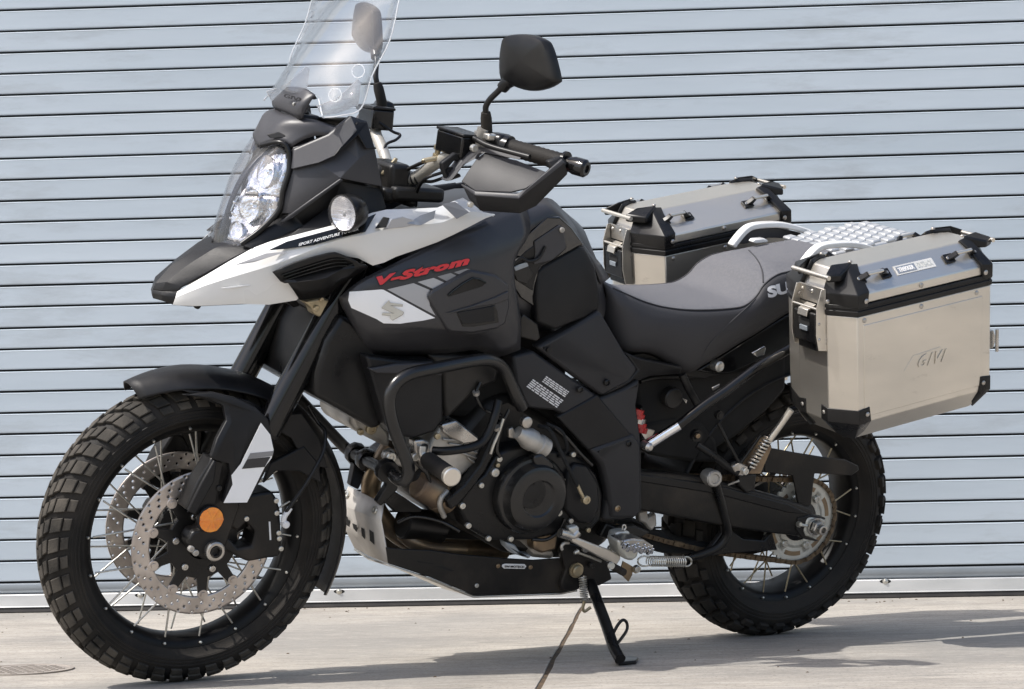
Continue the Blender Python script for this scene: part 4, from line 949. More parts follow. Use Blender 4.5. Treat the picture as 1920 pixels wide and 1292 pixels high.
# shroud air scoop
plate("scoop_frame", 'A5', [(592, 640), (610, 600), (820, 482), (850, 470), (1000, 500), (1080, 560), (1085, 700), (1060, 800), (1010, 830), (860, 858), (730, 850), (700, 830), (650, 740)], .2345, .010, 'charcoal_paint', bd, bev=.005, mirror=True, crown=(.012, .002))
plate("scoop_vent", 'A5', [(708, 632), (740, 600), (862, 518), (942, 550), (920, 572), (720, 634)], .2375, .004, 'satin_black', bd, bev=.001)
tube("vent_lip", [P('A5', x, y, .2385) for x, y in ((712, 628), (745, 596), (862, 520), (940, 550))], .0022, 'gloss_black', bd, n=6, sm=2)
plate("scoop_step", 'A5', [(700, 735), (850, 690), (990, 640), (1075, 600), (1080, 650), (1000, 680), (870, 700), (760, 730)], .2400, .006, 'charcoal_paint', bd, bev=.002)
plate("scoop_mouth", 'A5', [(765, 735), (870, 715), (995, 685), (1010, 720), (1020, 790), (870, 815), (800, 815), (780, 770)], .2382, .004, 'gloss_black', bd, bev=.001)
plate("scoop_blade", 'A5', [(770, 730), (990, 690), (995, 780), (900, 795), (800, 800)], .2395, .002, 'plastic', bd, bev=.001)
lathe("shroud_fastener", P('A5', 1038, 948, .180), YA, [(-.004, 0), (-.004, .0085), (0, .0085), (.001, .006), (-.001, 0)], 'void_black', bd, 18, mirror=True)
# tank body
def loft(name, secs, m, parent, n=20, auto=50, cap=True, flat_bottom=True):
    V = []; F = []
    for (x, zt, zb_, hw_, sq) in secs:
        for k in range(n):
            a = 2 * math.pi * k / n; ca_, sa_ = math.cos(a), math.sin(a)
            V.append(Vector((x, hw_ * math.copysign(abs(ca_) ** sq, ca_), (zt + zb_) / 2 + (zt - zb_) / 2 * math.copysign(abs(sa_) ** sq, sa_))))
    L = len(secs)
    for i in range(L - 1):
        for k in range(n): F.append([i * n + k, i * n + (k + 1) % n, (i + 1) * n + (k + 1) % n, (i + 1) * n + k])
    if cap: F.append(list(range(n))); F.append([(L - 1) * n + k for k in range(n)])
    return link(name, mesh(name, V, F), m, parent, auto=auto)
loft("fuel_tank", [(1.17, .99, .84, .10, .8), (1.13, 1.01, .80, .135, .75), (1.05, 1.045, .78, .165, .7), (.96, 1.066, .77, .178, .7), (.87, 1.072, .77, .175, .7), (.79, 1.060, .77, .160, .7), (.73, 1.025, .77, .140, .7), (.69, .97, .77, .125, .75), (.66, .90, .77, .115, .8)], 'charcoal_paint', bd, 36)
patch("tank_skin", 'A5', [[(1000, 140, .175), (1180, 80, .150), (1310, 34, .128), (1400, 100, .124), (1500, 240, .124), (1560, 345, .122), (1640, 440, .112), (1690, 520, .105)],
                          [(1060, 300, .200), (1200, 240, .186), (1310, 150, .178), (1395, 165, .172), (1470, 270, .166), (1535, 340, .160), (1600, 450, .150), (1640, 560, .14)]], 'charcoal_paint', bd, 3, 2, .004, mirror=True)
plate("tank_trim", 'A5', [(1310, 148), (1390, 150), (1460, 215), (1535, 320), (1500, 330), (1265, 460), (1240, 560), (1240, 700), (1150, 640), (1060, 500), (1055, 440), (1120, 360), (1200, 250)], .178, .02, 'piano_black', bd, bev=.003, mirror=True, crown=(.008, .002))
plate("trim_window", 'A5', [(1100, 440), (1180, 360), (1400, 200), (1432, 340), (1370, 400), (1270, 450), (1240, 520), (1225, 600), (1130, 540)], .1815, .004, 'satin_black', bd, bev=.002)
plate("frame_cast", 'A5', [(1235, 300), (1385, 200), (1410, 215), (1430, 340), (1340, 415), (1230, 440), (1240, 370)], .1845, .004, 'grey_plastic', bd, bev=.002)
bolt(P('A5', 1400, 230, .186), .006, 'cast_alu', bd)
for i, (x, y, r_) in enumerate(()):
    lathe("valve_gear", P('A5', x, y, .186), (0.2, 1, .2), [(-.006, 0), (-.006, r_), (.004, r_ * .8), (.007, r_ * .4), (.007, 0)], 'engine_black', bd, 12)
tube("fuel_hose", [P('A5', *p) for p in ((1100, 440, .186), (1150, 400, .188), (1200, 420, .188), (1260, 400, .188), (1300, 330, .186))], .0035, 'satin_black', bd)
plate("injector_body", 'A5', [(1100, 470), (1150, 440), (1200, 450), (1230, 500), (1190, 560), (1130, 540)], .1850, .004, 'engine_black', bd, bev=.002)
plate("injector_clip", 'A5', [(1110, 455), (1190, 425), (1200, 450), (1120, 480)], .1875, .004, 'rail_grey', bd, bev=.001)
plate("knee_pad", 'A5', [(1250, 480, .176), (1290, 445, .178), (1500, 322, .170), (1545, 340, .166), (1600, 440, .160), (1628, 580, .156), (1625, 712, .160), (1540, 765, .168), (1355, 836, .182), (1250, 790, .190), (1243, 640, .188)], 0, .03, 'plastic', bd, bev=.006, mirror=True, crown=(.010, .004))
plate("tank_foot", 'A5', [(1150, 880, .18), (1250, 905, .18), (1270, 880, .18), (1255, 800, .185), (1170, 740, .19), (1150, 770, .19)], 0, .04, 'engine_black', bd, bev=.003)
# frame cover panel
plate("frame_cover", 'F', [(1007, 652), (1030, 637), (1076, 612), (1125, 583), (1150, 625), (1172, 662), (1196, 692), (1180, 715), (1128, 742), (1080, 708)], .176, .03, 'plastic_mid', bd, bev=.006, mirror=True, crown=(.008, .003))
plate("frame_cover", 'F', [(1172, 660, .172), (1200, 672, .165), (1280, 688, .150), (1276, 702, .148), (1220, 706, .150), (1166, 728, .165), (1130, 742, .175), (1180, 712, .178), (1196, 694, .178)], 0, .03, 'plastic', bd, bev=.004, mirror=True)
for x, y in ((1030, 656), (1137, 718)): lathe("trim_clip", P('F', x, y, .181), YA, [(-.004, 0), (-.004, .0062), (.001, .0062), (.0015, .003), (0, 0)], 'satin_black', bd, 14)
# seat
st = empty("seat", parent=bike)
top = [(222, 700, .095), (300, 748, .118), (400, 792, .128), (500, 834, .132), (620, 868, .136), (760, 886, .140), (900, 888, .142), (1040, 880, .142), (1140, 862, .140), (1215, 800, .134), (1265, 725, .130), (1345, 665, .126), (1430, 641, .122), (1600, 600, .118), (1800, 560, .112), (1900, 560, .104)]
bot = [(222, 880, .085), (255, 930, .105), (310, 1030, .120), (385, 1145, .130), (560, 1158, .134), (700, 1235, .132), (800, 1280, .130), (880, 1240, .128), (1000, 1170, .126), (1110, 1100, .124), (1220, 1035, .122), (1320, 970, .118), (1410, 912, .114), (1600, 800, .108), (1800, 690, .104), (1900, 640, .10)]
rows_t, rows_s = [], []
for i, (a, b) in enumerate(zip(top, bot)):
    A, B = P('B1', *a), P('B1', *b); cz = A.z + (.012 if i < 9 else .020)
    c = Vector((A.x + (.02 if i < 3 else 0), 0, cz)); m1 = Vector((A.x, A.y * .55, cz - .003)); m2 = Vector((A.x, A.y * .88, A.z + .005))
    rows_t.append([c, m1, m2, A])
    mid = A.lerp(B, .45); mid.y += .022; mid2 = A.lerp(B, .1); mid2.y += .012
    rows_s.append([A, mid2, mid, B, Vector((B.x, B.y - .05, B.z - .005))])
patch("seat_top", 'B1', rows_t, 'seat_top', st, 3, 3, .006, sym=True, auto=70)
patch("seat_side", 'B1', rows_s, 'seat_side', st, 3, 3, .006, mirror=True, auto=70)
tube("seat_seam", [r[3] + Vector((0, .0015, .0005)) for r in rows_t[1:]], .0016, 'seat_side', st, 6, 3, mirror=True)
SS = bvh([o for o in st.children if o.name.startswith("seat_side")][0]); 
def seam(lst, name="stitch_seam"): 
    q = [hit(SS, 'B1', x, y, .0004) for x, y in lst]; q = [v for v in q if v]
    if len(q) > 1: tube(name, q, .0013, 'seat_side', st, 6, 3)
seam([(1215, 815), (1150, 880), (1060, 960), (960, 1060), (890, 1150), (845, 1255)])
ST = bvh([o for o in st.children if o.name.startswith("seat_top")][0])
q = [hit(ST, 'B1', x, y, .0006) for x, y in ((1262, 715), (1255, 640), (1225, 570), (1170, 510), (1120, 480), (1080, 468))]
q = [v for v in q if v]
if len(q) > 2: tube("stitch_seam", q, .0018, 'seat_side', st, 6, 3)
wraptext("lettering", "SUZUKI", SS, 'B1', (1292, 815), (1700, 700), (1282, 742), 'white_print', st, off=.0015, bold=.05, spacing=.98)
# ------------------------------------------------------------------ engine and lower body
en = empty("engine", parent=bike)
plate("radiator", 'F', [(640, 590), (612, 640), (594, 700), (590, 742), (640, 770), (700, 806), (716, 800), (720, 700), (700, 640), (660, 600)], .150, .30, 'satin_black', en, bev=.01)
for k in range(0):
    tube("radiator_fin", [P('F', 600 + k * 2, 735 - k * 10, .1515), P('F', 700 + k * .5, 790 - k * 12, .1515)], .0012, 'engine_black', en, n=5, sm=1)
plate("fairing_lower", 'A6', [(330, 72), (480, 90), (660, 95), (700, 165), (702, 380), (660, 440), (560, 472), (470, 460), (420, 400), (395, 300), (345, 135)], .185, .05, 'plastic', en, bev=.006, mirror=True)
plate("lower_lip", 'A6', [(345, 135), (470, 110), (655, 100), (700, 165), (580, 162), (380, 155)], .192, .02, 'grey_plastic', en, bev=.003)
plate("fairing_corner", 'A6', [(620, 60), (900, 75), (980, 100), (960, 200), (860, 240), (720, 380), (700, 300), (700, 160)], .16, .20, 'engine_black', en, bev=.008)
# dark bulk of the engine, so nothing shows through
plate("crankcase", 'A6', [(560, 660), (700, 560), (760, 470), (900, 300), (1020, 250), (1260, 400), (1440, 560), (1560, 600), (1620, 800), (1560, 880), (1500, 980), (1380, 1060), (1200, 1060), (1000, 1030), (880, 960), (760, 900), (600, 780)], .120, .25, 'engine_black', en, bev=.02)
plate("airbox", 'F', [(700, 640), (960, 650), (1000, 660), (1080, 720), (1200, 760), (1200, 900), (1100, 940), (940, 880), (900, 790), (840, 780), (760, 800), (720, 740)], .10, .20, 'void_black', en, bev=.02)
plate("cylinder", 'A6', [(690, 400), (762, 378), (875, 465), (885, 520), (860, 600), (760, 680), (640, 640), (600, 560), (640, 480)], .145, .20, 'cast_alu', en, bev=.008)
for k in range(5):
    plate("cooling_rib", 'A6', [(700 + k * 30, 470 + k * 22), (880 - k * 4, 485 + k * 26), (880 - k * 6, 495 + k * 26), (700 + k * 30, 482 + k * 22)], .152, .02, 'cast_alu', en, bev=.002)
plate("cylinder_cover", 'A6', [(690, 405), (765, 382), (872, 465), (880, 488), (800, 500), (740, 470), (700, 440)], .155, .03, 'steel', en, bev=.004)
plate("cylinder_head", 'A6', [(255, 345), (300, 335), (400, 385), (445, 440), (448, 520), (400, 500), (330, 465), (270, 430), (255, 395)], .060, .16, 'cast_alu', en, bev=.010)
for x, y, r_ in ((290, 358, .008), (372, 405, .007), (300, 440, .007), (350, 425, .012)): bolt(P('A6', x, y, .064), r_, 'brass', en)
plate("head_plate", 'A6', [(420, 540), (460, 520), (480, 560), (560, 590), (600, 600), (560, 645), (500, 610), (440, 590)], .10, .02, 'cast_alu', en, bev=.004)
plate("bracket_block", 'A6', [(562, 480), (605, 474), (636, 490), (636, 530), (660, 545), (650, 600), (610, 620), (585, 580), (565, 530)], .175, .03, 'steel', en, bev=.004)
bolt(P('A6', 610, 510, .176), .007, 'engine_black', en)
bolt(P('A6', 672, 460, .187), .007, 'brass', en); bolt(P('A6', 565, 560, .17), .009, 'zinc', en)
# main round cover
def rcov(name, x, y, lat, prof, m, n=48, par=en): return lathe(name, P('A6', x, y, lat), YA, prof, m, par, n)
plate("case_cover", 'A6', [(770, 790), (835, 690), (900, 640), (950, 550), (1010, 520), (1100, 500), (1220, 525), (1330, 545), (1400, 590), (1445, 640), (1478, 740), (1468, 860), (1410, 925), (1310, 905), (1240, 940), (1120, 965), (920, 965), (820, 905)], .165, .06, 'satin_black', en, bev=.007, crown=(.012, .003))
rcov("clutch_cover", 1108, 735, .170, [(-.01, 0), (-.01, .088), (.018, .088), (.024, .084), (.026, .078), (.034, .074), (.046, .070), (.050, .062), (.050, .042), (.047, .038), (.047, 0)], 'cover_black', 64)
rcov("cover_cap", 1128, 735, .215, [(0, .034), (.004, .034), (.005, .030), (.003, .024), (.004, .014), (.005, 0)], 'satin_black')
for k in range(3):
    a = R(60 + k * 120); rcov("cap_rib", 1128 + 50 * math.cos(a) * .85, 735 + 50 * math.sin(a), .2185, [(-.002, 0), (-.002, .006), (.001, .005), (.001, 0)], 'satin_black', 14)
plate("cover_horn", 'A6', [(1140, 560), (1180, 540), (1240, 590), (1250, 700), (1210, 760), (1170, 700)], .205, .03, 'cover_black', en, bev=.006)
plate("sprocket_cover", 'A6', [(1300, 640), (1340, 590), (1400, 600), (1450, 680), (1462, 800), (1420, 890), (1350, 880), (1290, 820), (1285, 720)], .180, .05, 'plastic', en, bev=.006, crown=(.010, .003))
for x, y, r_ in ((950, 635, .010), (972, 570, .0068), (885, 698, .0062), (793, 797, .0072), (822, 893, .0068), (920, 955, .0062), (1028, 957, .0062), (1285, 680, .0078), (1280, 762, .0068), (1260, 830, .0078), (1103, 500, .0062), (1330, 548, .0062), (1332, 735, .0062), (1318, 870, .0062), (1403, 915, .0055), (965, 600, .005)):
    bolt(P('A6', x, y, .1725), r_, 'zinc' if r_ > .006 else 'brass', en)
# water pump and fittings
wp0 = P('A6', 1060, 440, .185); wp1 = P('A6', 1230, 540, .185); wd = (wp1 - wp0).normalized()
lathe("water_pump", wp0, wd, [(0, 0), (0, .014), (.016, .018), (.030, .024), (.046, .024), (.048, .021), (.062, .021), (.064, .024), (.085, .023), (.088, .016), (.088, 0)], 'cast_alu', en, 24)
lathe("filler_cap", P('A6', 1106, 393, .195), YA, [(-.01, 0), (-.01, .0125), (.002, .0125), (.004, .009), (.004, 0)], 'steel', en, 24)
plate("pump_flange", 'A6', [(1018, 425), (1040, 415), (1050, 440), (1075, 450), (1060, 475), (1020, 470)], .18, .012, 'steel', en, bev=.003)
tube("breather_pipe", [P('A6', *p) for p in ((992, 375, .18), (970, 440, .182), (945, 500, .182), (930, 545, .18))], .0035, 'zinc', en)
tube("clutch_cable", [P('A6', *p) for p in ((1160, 410, .17), (1215, 430, .19), (1262, 520, .20), (1300, 600, .205), (1350, 700, .20))], .0045, 'void_black', en)
tube("clutch_cable", [P('A6', *p) for p in ((1200, 400, .17), (1275, 440, .18), (1300, 520, .18), (1262, 560, .17))], .0045, 'void_black', en)
tube("release_arm", [P('A6', 1350, 695, .20), P('A6', 1368, 735, .202), P('A6', 1388, 775, .20)], .0042, 'brass', en)
bolt(P('A6', 1392, 768, .203), .010, 'brass', en)
# oil filter / starter barrel
a0, a1 = P('A6', 575, 690, .12), P('A6', 745, 780, .12)
lathe("starter_barrel", a0, (a1 - a0), [(0, 0), (0, .026), (.004, .031), (.058, .033), (.060, .036), (.075, .036), (.076, .030), (.095, .030), (.095, 0)], 'exhaust_steel', en, 28)
tube("oil_pipe", [P('A6', 720, 725, .15), P('A6', 690, 760, .155), P('A6', 685, 800, .155), P('A6', 705, 850, .15)], .006, 'cast_alu', en)
a0, a1 = P('A6', 500, 878, .04), P('A6', 660, 900, .04)
lathe("oil_filter", a0, (a1 - a0), [(0, 0), (0, .032), (.003, .036), (.10, .036), (.10, 0)], 'satin_black', en, 28)
tube("header_pipe", [P('A6', 450, 500, .02), P('A6', 380, 620, .0), P('A6', 350, 720, -.02), P('A6', 400, 850, -.02), P('A6', 520, 960, -.01), P('A6', 700, 1000, 0), P('A6', 1000, 1010, 0)], .022, 'exhaust_steel', en, 16)
tube("header_pipe", [P('A6', 500, 930, .03), P('A6', 560, 975, .05), P('A6', 640, 1000, .05), P('A6', 800, 1010, .05)], .017, 'exhaust_steel', en, 16)
plate("engine_mount", 'A6', [(720, 770), (800, 700), (880, 600), (940, 470), (980, 380), (1000, 430), (960, 530), (900, 640), (840, 720), (780, 790), (740, 820)], .175, .03, 'satin_black', en, bev=.005)
plate("sump", 'A6', [(900, 955), (1060, 985), (1130, 1050), (1240, 1060), (1250, 980), (1180, 930), (1060, 940)], .12, .2, 'cast_alu', en, bev=.01)
plate("sump_bracket", 'A6', [(1000, 970), (1050, 985), (1080, 1030), (1130, 1035), (1120, 1055), (1040, 1030), (1010, 1000)], .15, .03, 'rail_grey', en, bev=.004)
plate("sump_block", 'A6', [(1140, 950), (1210, 900), (1260, 920), (1250, 1010), (1180, 1030), (1140, 1010)], .150, .05, 'exhaust_steel', en, bev=.006)

# ------------------------------------------------------------------ frame
fm = empty("frame", parent=bike)
for L in ([(880, 200, .165), (860, 260, .17), (900, 330, .172), (980, 360, .17)], [(1020, 330, .178), (980, 420, .18), (960, 520, .18), (975, 560, .178)],
          [(560, 470, .14), (540, 520, .15), (560, 580, .155), (620, 640, .15), (640, 700, .14)], [(1240, 420, .176), (1300, 470, .182), (1360, 540, .182), (1420, 600, .18)], [(480, 880, .08), (560, 850, .10), (680, 870, .13), (780, 920, .15)], [(1130, 960, .16), (1200, 960, .165), (1260, 920, .17), (1290, 860, .172)]):
    tube("hose", [P('A6', *p) for p in L], .0042, 'cover_black', en)
for x, y, l in ((860, 250, .17), (960, 420, .18)): lathe("hose_clip", P('A6', x, y, l), (.5, .3, 1), [(-.004, 0), (-.004, .0075), (.004, .0075), (.004, 0)], 'cast_alu', en, 14)
plate("frame_plate", 'F', [(962, 668), (1000, 658), (1062, 702), (1126, 746), (1166, 730), (1200, 712), (1193, 760), (1203, 835), (1204, 960), (1170, 975), (1130, 975), (1145, 900), (1120, 830), (1080, 790), (1040, 770), (990, 765), (968, 720)], .172, .05, 'plastic_mid', fm, bev=.006, mirror=True, crown=(.008, .002))
plate("frame_plate", 'B3', [(240, 400), (450, 280), (620, 480), (640, 490), (520, 540), (400, 575)], .178, .02, 'plastic', fm, bev=.004, mirror=True)
plate("pivot_cover", 'B3', [(410, 570), (640, 485), (680, 540), (682, 900), (640, 935), (520, 930), (500, 760), (470, 650)], .180, .03, 'plastic_mid', fm, bev=.008, mirror=True, crown=(.012, .003))
for x, y, c_2 in ((615, 538, 'satin_black'), (360, 255, 'engine_black'), (555, 880, 'exhaust_steel'), (500, 218, 'satin_black')):
    lathe("frame_bolt", P('B3', x, y, .183), YA, [(-.004, 0), (-.004, .0075), (.002, .0075), (.004, .005), (.001, .004), (.001, 0)], c_2, fm, 16)
# warning labels on the frame plate
def lblock(fr, p, u, v, rows, lat, seed):
    rnd = random.Random(seed)
    for i in range(rows):
        t0 = i / rows; t1 = (i + .62) / rows
        x = 0
        while x < 1:
            wd_ = rnd.uniform(.06, .2); x1 = min(1, x + wd_)
            q = [(p[0] + u[0] * a + v[0] * b, p[1] + u[1] * a + v[1] * b) for a, b in ((x, t0), (x1, t0), (x1, t1), (x, t1))]
            flat("label_line", [P(fr, *k, lat) for k in q], 'white_print', fm, off=.0022, th=.0003)
            x = x1 + .025
lblock('B3', (178, 182), (120, 82), (-25, 32), 4, .1745, 3)
lblock('B3', (108, 198), (160, 112), (-38, 42), 5, .1745, 4)
# crash bars (one each side) with fixing clamps
cbk = empty("crash_bar", parent=bike)
cb_ = [(462, 652, .215), (480, 668, .235), (505, 676, .25), (528, 655, .262), (530, 600, .265), (500, 520, .262), (462, 420, .262), (440, 330, .262), (442, 260, .262), (475, 200, .262), (540, 158, .262), (640, 135, .258), (760, 110, .245), (860, 92, .232), (930, 92, .222), (985, 125, .212), (1020, 190, .203), (1055, 270, .196), (1082, 320, .188)]
tube("hoop", [P('A6', *p) for p in cb_], .0135, 'cover_black', cbk, 16, 4, mirror=True)
tube("brace", [P('A6', *p) for p in ((650, 530, .19), (700, 532, .205), (760, 527, .212), (840, 512, .212), (890, 485, .21), (925, 430, .205), (950, 360, .20), (968, 290, .19))], .0095, 'satin_black', cbk, 14, 4, mirror=True)
tube("cross_tube", [P('A6', *p) for p in ((-40, 235, -.19), (30, 310, -.185), (120, 405, -.16), (215, 505, -.125), (265, 545, -.10))], .0135, 'satin_black', cbk, 16)
tube("cross_tube", [P('A6', *p) for p in ((255, 535, -.10), (310, 570, -.03), (380, 605, .06), (440, 635, .14), (470, 655, .19))], .0125, 'satin_black', cbk, 16)
for x, y, l in ((278, 545, -.09), (330, 575, -.02), (425, 625, .15)):
    lathe("clamp", P('A6', x, y, l), (.1, 1, -.12), [(-.012, 0), (-.012, .024), (-.004, .026), (.004, .026), (.012, .024), (.012, 0)], 'satin_black', cbk, 10)
plate("clamp_plate", 'A6', [(270, 590, -.06), (330, 640, -.04), (290, 720, -.03), (250, 700, -.04)], 0, .02, 'satin_black', cbk, bev=.003)
plate("clamp_plate", 'A6', [(430, 600), (500, 620), (480, 720), (440, 760), (400, 800), (380, 780), (430, 700)], .14, .02, 'satin_black', cbk, bev=.003)
plate("strut_plate", 'A6', [(440, 720), (480, 735), (600, 815), (590, 830), (470, 830), (430, 790), (400, 780)], .06, .015, 'satin_black', cbk, bev=.002)
bolt(P('A6', 445, 560, .12), .012, 'zinc', cbk); bolt(P('A6', 425, 552, .12), .010, 'cast_alu', cbk)
# highway peg
pg = empty("highway_peg", parent=bike)
a0, a1 = P('A6', 625, 575, .20), P('A6', 735, 652, .33); ad = (a1 - a0).normalized(); al = (a1 - a0).length
lathe("peg_rubber", a0, ad, [(0, 0), (0, .017)] + [(.004 + i * (al - .008) / 19, .0155 + .0035 * (i % 2)) for i in range(20)] + [(al, .017), (al, 0)], 'rubber', pg, 24)
lathe("peg_cap", a1, ad, [(-.002, 0), (-.002, .0195), (.010, .0195), (.012, .017), (.012, 0)], 'brushed_alu', pg, 28)
tube("peg_arm", [P('A6', 600, 510, .18), P('A6', 600, 550, .185), P('A6', 635, 585, .20)], .010, 'steel', pg, 12)
# skid plate
sk = empty("skid_plate", parent=bike)
patch("skid_nose", 'A6', [[(240, 702, -.10), (320, 742, 0), (405, 786, .115)], [(200, 790, -.105), (295, 828, 0), (394, 868, .12)], [(200, 860, -.10), (310, 930, 0), (420, 1010, .13)], [(270, 1002, -.08), (345, 1042, .02), (436, 1078, .135)]], 'matte_alu', sk, 1, 1, .004, auto=20)
plate("skid_side", 'A6', [(425, 1000), (520, 1008), (640, 1012), (760, 1030), (1000, 1052), (1140, 1060), (1280, 1050), (1330, 1060), (1400, 1090), (1420, 1170), (1350, 1200), (1270, 1217), (1000, 1228), (850, 1232), (640, 1145), (436, 1078)], .137, .006, 'dusty_black', sk, bev=.002, mirror=True)
patch("skid_floor", 'A6', [[(436, 1080, .133), (640, 1147, .133), (850, 1234, .133), (1270, 1219, .133), (1350, 1203, .133)], [(340, 1050, .0), (560, 1120, .0), (780, 1212, 0), (1200, 1198, 0), (1280, 1185, 0)], [(270, 1003, -.08), (470, 1090, -.133), (700, 1190, -.133), (1120, 1180, -.133), (1200, 1165, -.133)]], 'brushed_alu', sk, 1, 1, .004, auto=20)
for q in ([(222, 842, -.07), (240, 850, -.05), (252, 905, -.05), (228, 890, -.07)], [(262, 880, -.04), (285, 890, -.03), (285, 925, -.03), (268, 905, -.04)], [(305, 900, 0), (320, 910, .02), (325, 960, .02), (308, 940, .0)], [(345, 912, .05), (366, 925, .07), (370, 985, .07), (348, 965, .05)]):
    bk_ = bvh([o for o in sk.children if o.name.startswith("skid_nose")][0]) if 'SKB' not in globals() else SKB; SKB = bk_
    decal("nose_slot", SKB, 'A6', [(x, y) for x, y, l in q], 'void_black', sk, off=.0015, n=2)
for x, y in ((238, 742), (372, 818)):
    h = hit(SKB, 'A6', x, y, 0); 
    if h: bolt(h, .009, 'zinc', sk, ax=(1, .1, .3))
plate("skid_slot", 'A6', [(570, 1062), (660, 1075), (650, 1080), (580, 1072)], .1375, .001, 'void_black', sk, bev=0)
plate("skid_slot", 'A6', [(655, 1088), (700, 1090), (755, 1112), (740, 1115)], .1375, .001, 'void_black', sk, bev=0)
plate("name_tag", 'A6', [(988, 1082), (1000, 1078), (1095, 1080), (1104, 1090), (1095, 1103), (995, 1101), (985, 1092)], .1395, .002, 'white_print', sk, bev=.0005)
text("lettering", "SW-MOTECH", P('A6', 997, 1096, .1395), P('A6', 1092, 1098, .1395), P('A6', 997, 1085, .1395), 'black_print', sk, off=.0004, bold=.02)
for x, y in ((965, 1088), (1122, 1094), (862, 1183)): bolt(P('A6', x, y, .1375), .005, 'exhaust_steel' if y < 1150 else 'zinc', sk)

# ------------------------------------------------------------------ swingarm, chain, stands
sw_ = empty("swingarm", parent=bike)
plate("arm", 'F', [(1186, 884), (1250, 888), (1340, 900), (1480, 938), (1520, 952), (1540, 985), (1530, 1004), (1500, 1006), (1440, 1000), (1340, 985), (1240, 965), (1186, 955)], .140, .04, 'dusty_black', sw_, bev=.006, mirror=True, crown=(.012, .003))
plate("arm_rib", 'F', [(1190, 888), (1340, 908), (1478, 945), (1520, 965), (1478, 962), (1340, 926), (1190, 902)], .146, .01, 'satin_black', sw_, bev=.003)
plate("axle_block", 'C5', [(612, 75), (640, 55), (770, 70), (782, 90), (775, 200), (720, 262), (600, 245), (580, 190)], .150, .02, 'sprocket_alu', sw_, bev=.003, mirror=True)
plate("arm_fork", 'C5', [(520, 60), (640, 30), (800, 60), (795, 80), (640, 62), (600, 100), (590, 240), (735, 290), (700, 298), (560, 268), (500, 180)], .147, .025, 'satin_black', sw_, bev=.003, mirror=True)
nt_ = P('C5', 690, 150, .152)
lathe("axle_nut", nt_, YA, [(0, 0), (0, .0225), (.003, .0225), (.003, .019)], 'steel', sw_, 28)
lathe("axle_nut_hex", nt_, YA, [(.003, 0), (.003, .0175), (.016, .0175), (.018, .015), (.018, .012)], 'steel', sw_, 6)
lathe("axle_end", nt_, YA, [(.0, 0), (.003, .012), (.032, .012), (.033, .0105), (.033, .007), (.022, .006), (.022, 0)], 'steel', sw_, 20)
tube("chain_adjuster", [P('C5', 515, 120, .15), P('C5', 545, 130, .15), P('C5', 605, 140, .15)], .0042, 'zinc', sw_, 10, 1)
lathe("adjuster_nut", P('C5', 528, 124, .15), (P('C5', 605, 140, .15) - P('C5', 515, 120, .15)), [(-.004, 0), (-.004, .0075), (.004, .0075), (.004, 0)], 'zinc', sw_, 6)
# chain: links along both runs and round the sprocket
cy_ = YS
pr = .104
ctr = Vector((0, cy_, RR)); fr_s = P('F', 1120, 925, cy_); fr_s = Vector((.68, cy_, .42)); pf = .042
path = []
top0 = Vector((0, cy_, RR)) ; 
dv = (fr_s - ctr); ang = math.atan2(dv.z, dv.x); L_c = math.hypot(dv.x, dv.z); off_a = math.acos((pr - pf) / L_c)
def cpt(c, r_, a): return Vector((c.x + r_ * math.cos(a), cy_, c.z + r_ * math.sin(a)))
t_top_r = cpt(ctr, pr, ang + off_a); t_top_f = cpt(fr_s, pf, ang + off_a); t_bot_r = cpt(ctr, pr, ang - off_a); t_bot_f = cpt(fr_s, pf, ang - off_a)
N1 = 30
for k in range(N1): path.append(t_top_f.lerp(t_top_r, k / N1) + Vector((0, 0, .004 * -math.sin(math.pi * k / N1))))
aa0 = ang + off_a; aa1 = ang - off_a + 2 * math.pi
for k in range(24): path.append(cpt(ctr, pr, aa0 + (aa1 - aa0) * k / 24))
for k in range(N1 + 1):
    t = k / N1; path.append(t_bot_r.lerp(t_bot_f, t) + Vector((0, 0, -.022 * math.sin(math.pi * t))))
dens = []; acc = 0; pl_ = path
tot = sum((b - a).length for a, b in zip(pl_, pl_[1:])); nl = int(tot / .015875)
def along(s):
    for a, b in zip(pl_, pl_[1:]):
        l = (b - a).length
        if s <= l: return a.lerp(b, s / l), (b - a).normalized()
        s -= l
    return pl_[-1], (pl_[-1] - pl_[-2]).normalized()
V, F = [], []
for k in range(nl):
    c, t = along((k + .5) * tot / nl); up = Vector((0, 1, 0)).cross(t)
    wv = .0075 if k % 2 else .0098
    for s in (1, -1):
        i0 = len(V); ol = []
        for th_ in range(14):
            a = 2 * math.pi * th_ / 14; ex = .0078 * math.cos(a) + math.copysign(.0058, math.cos(a)); ey = .0072 * math.sin(a) * (1 - .22 * (abs(math.sin(a)) > .9)); ol.append(c + t * ex * .78 + up * ey)
        for yy in (wv, wv - .0018):
            for p in ol: V.append(p + Vector((0, s * yy, 0)))
        F.append([i0 + q for q in range(14)]); F.append([i0 + 14 + q for q in range(14)][::-1])
        for q in range(14): F.append([i0 + q, i0 + (q + 1) % 14, i0 + 14 + (q + 1) % 14, i0 + 14 + q])
    for e in (-.5, .5):
        if k % 2: break
        cc = c + t * .0079 * 2 * e
        v_, f_ = lathe_vf(cc + Vector((0, -.0115, 0)), YA, [(0, 0), (0, .0028), (.023, .0028), (.023, 0)], 8); i0 = len(V); V += v_; F += [[i0 + q for q in ff] for ff in f_]
ch = link("chain", mesh("chain", V, F), 'chain_rust', sw_, auto=30)
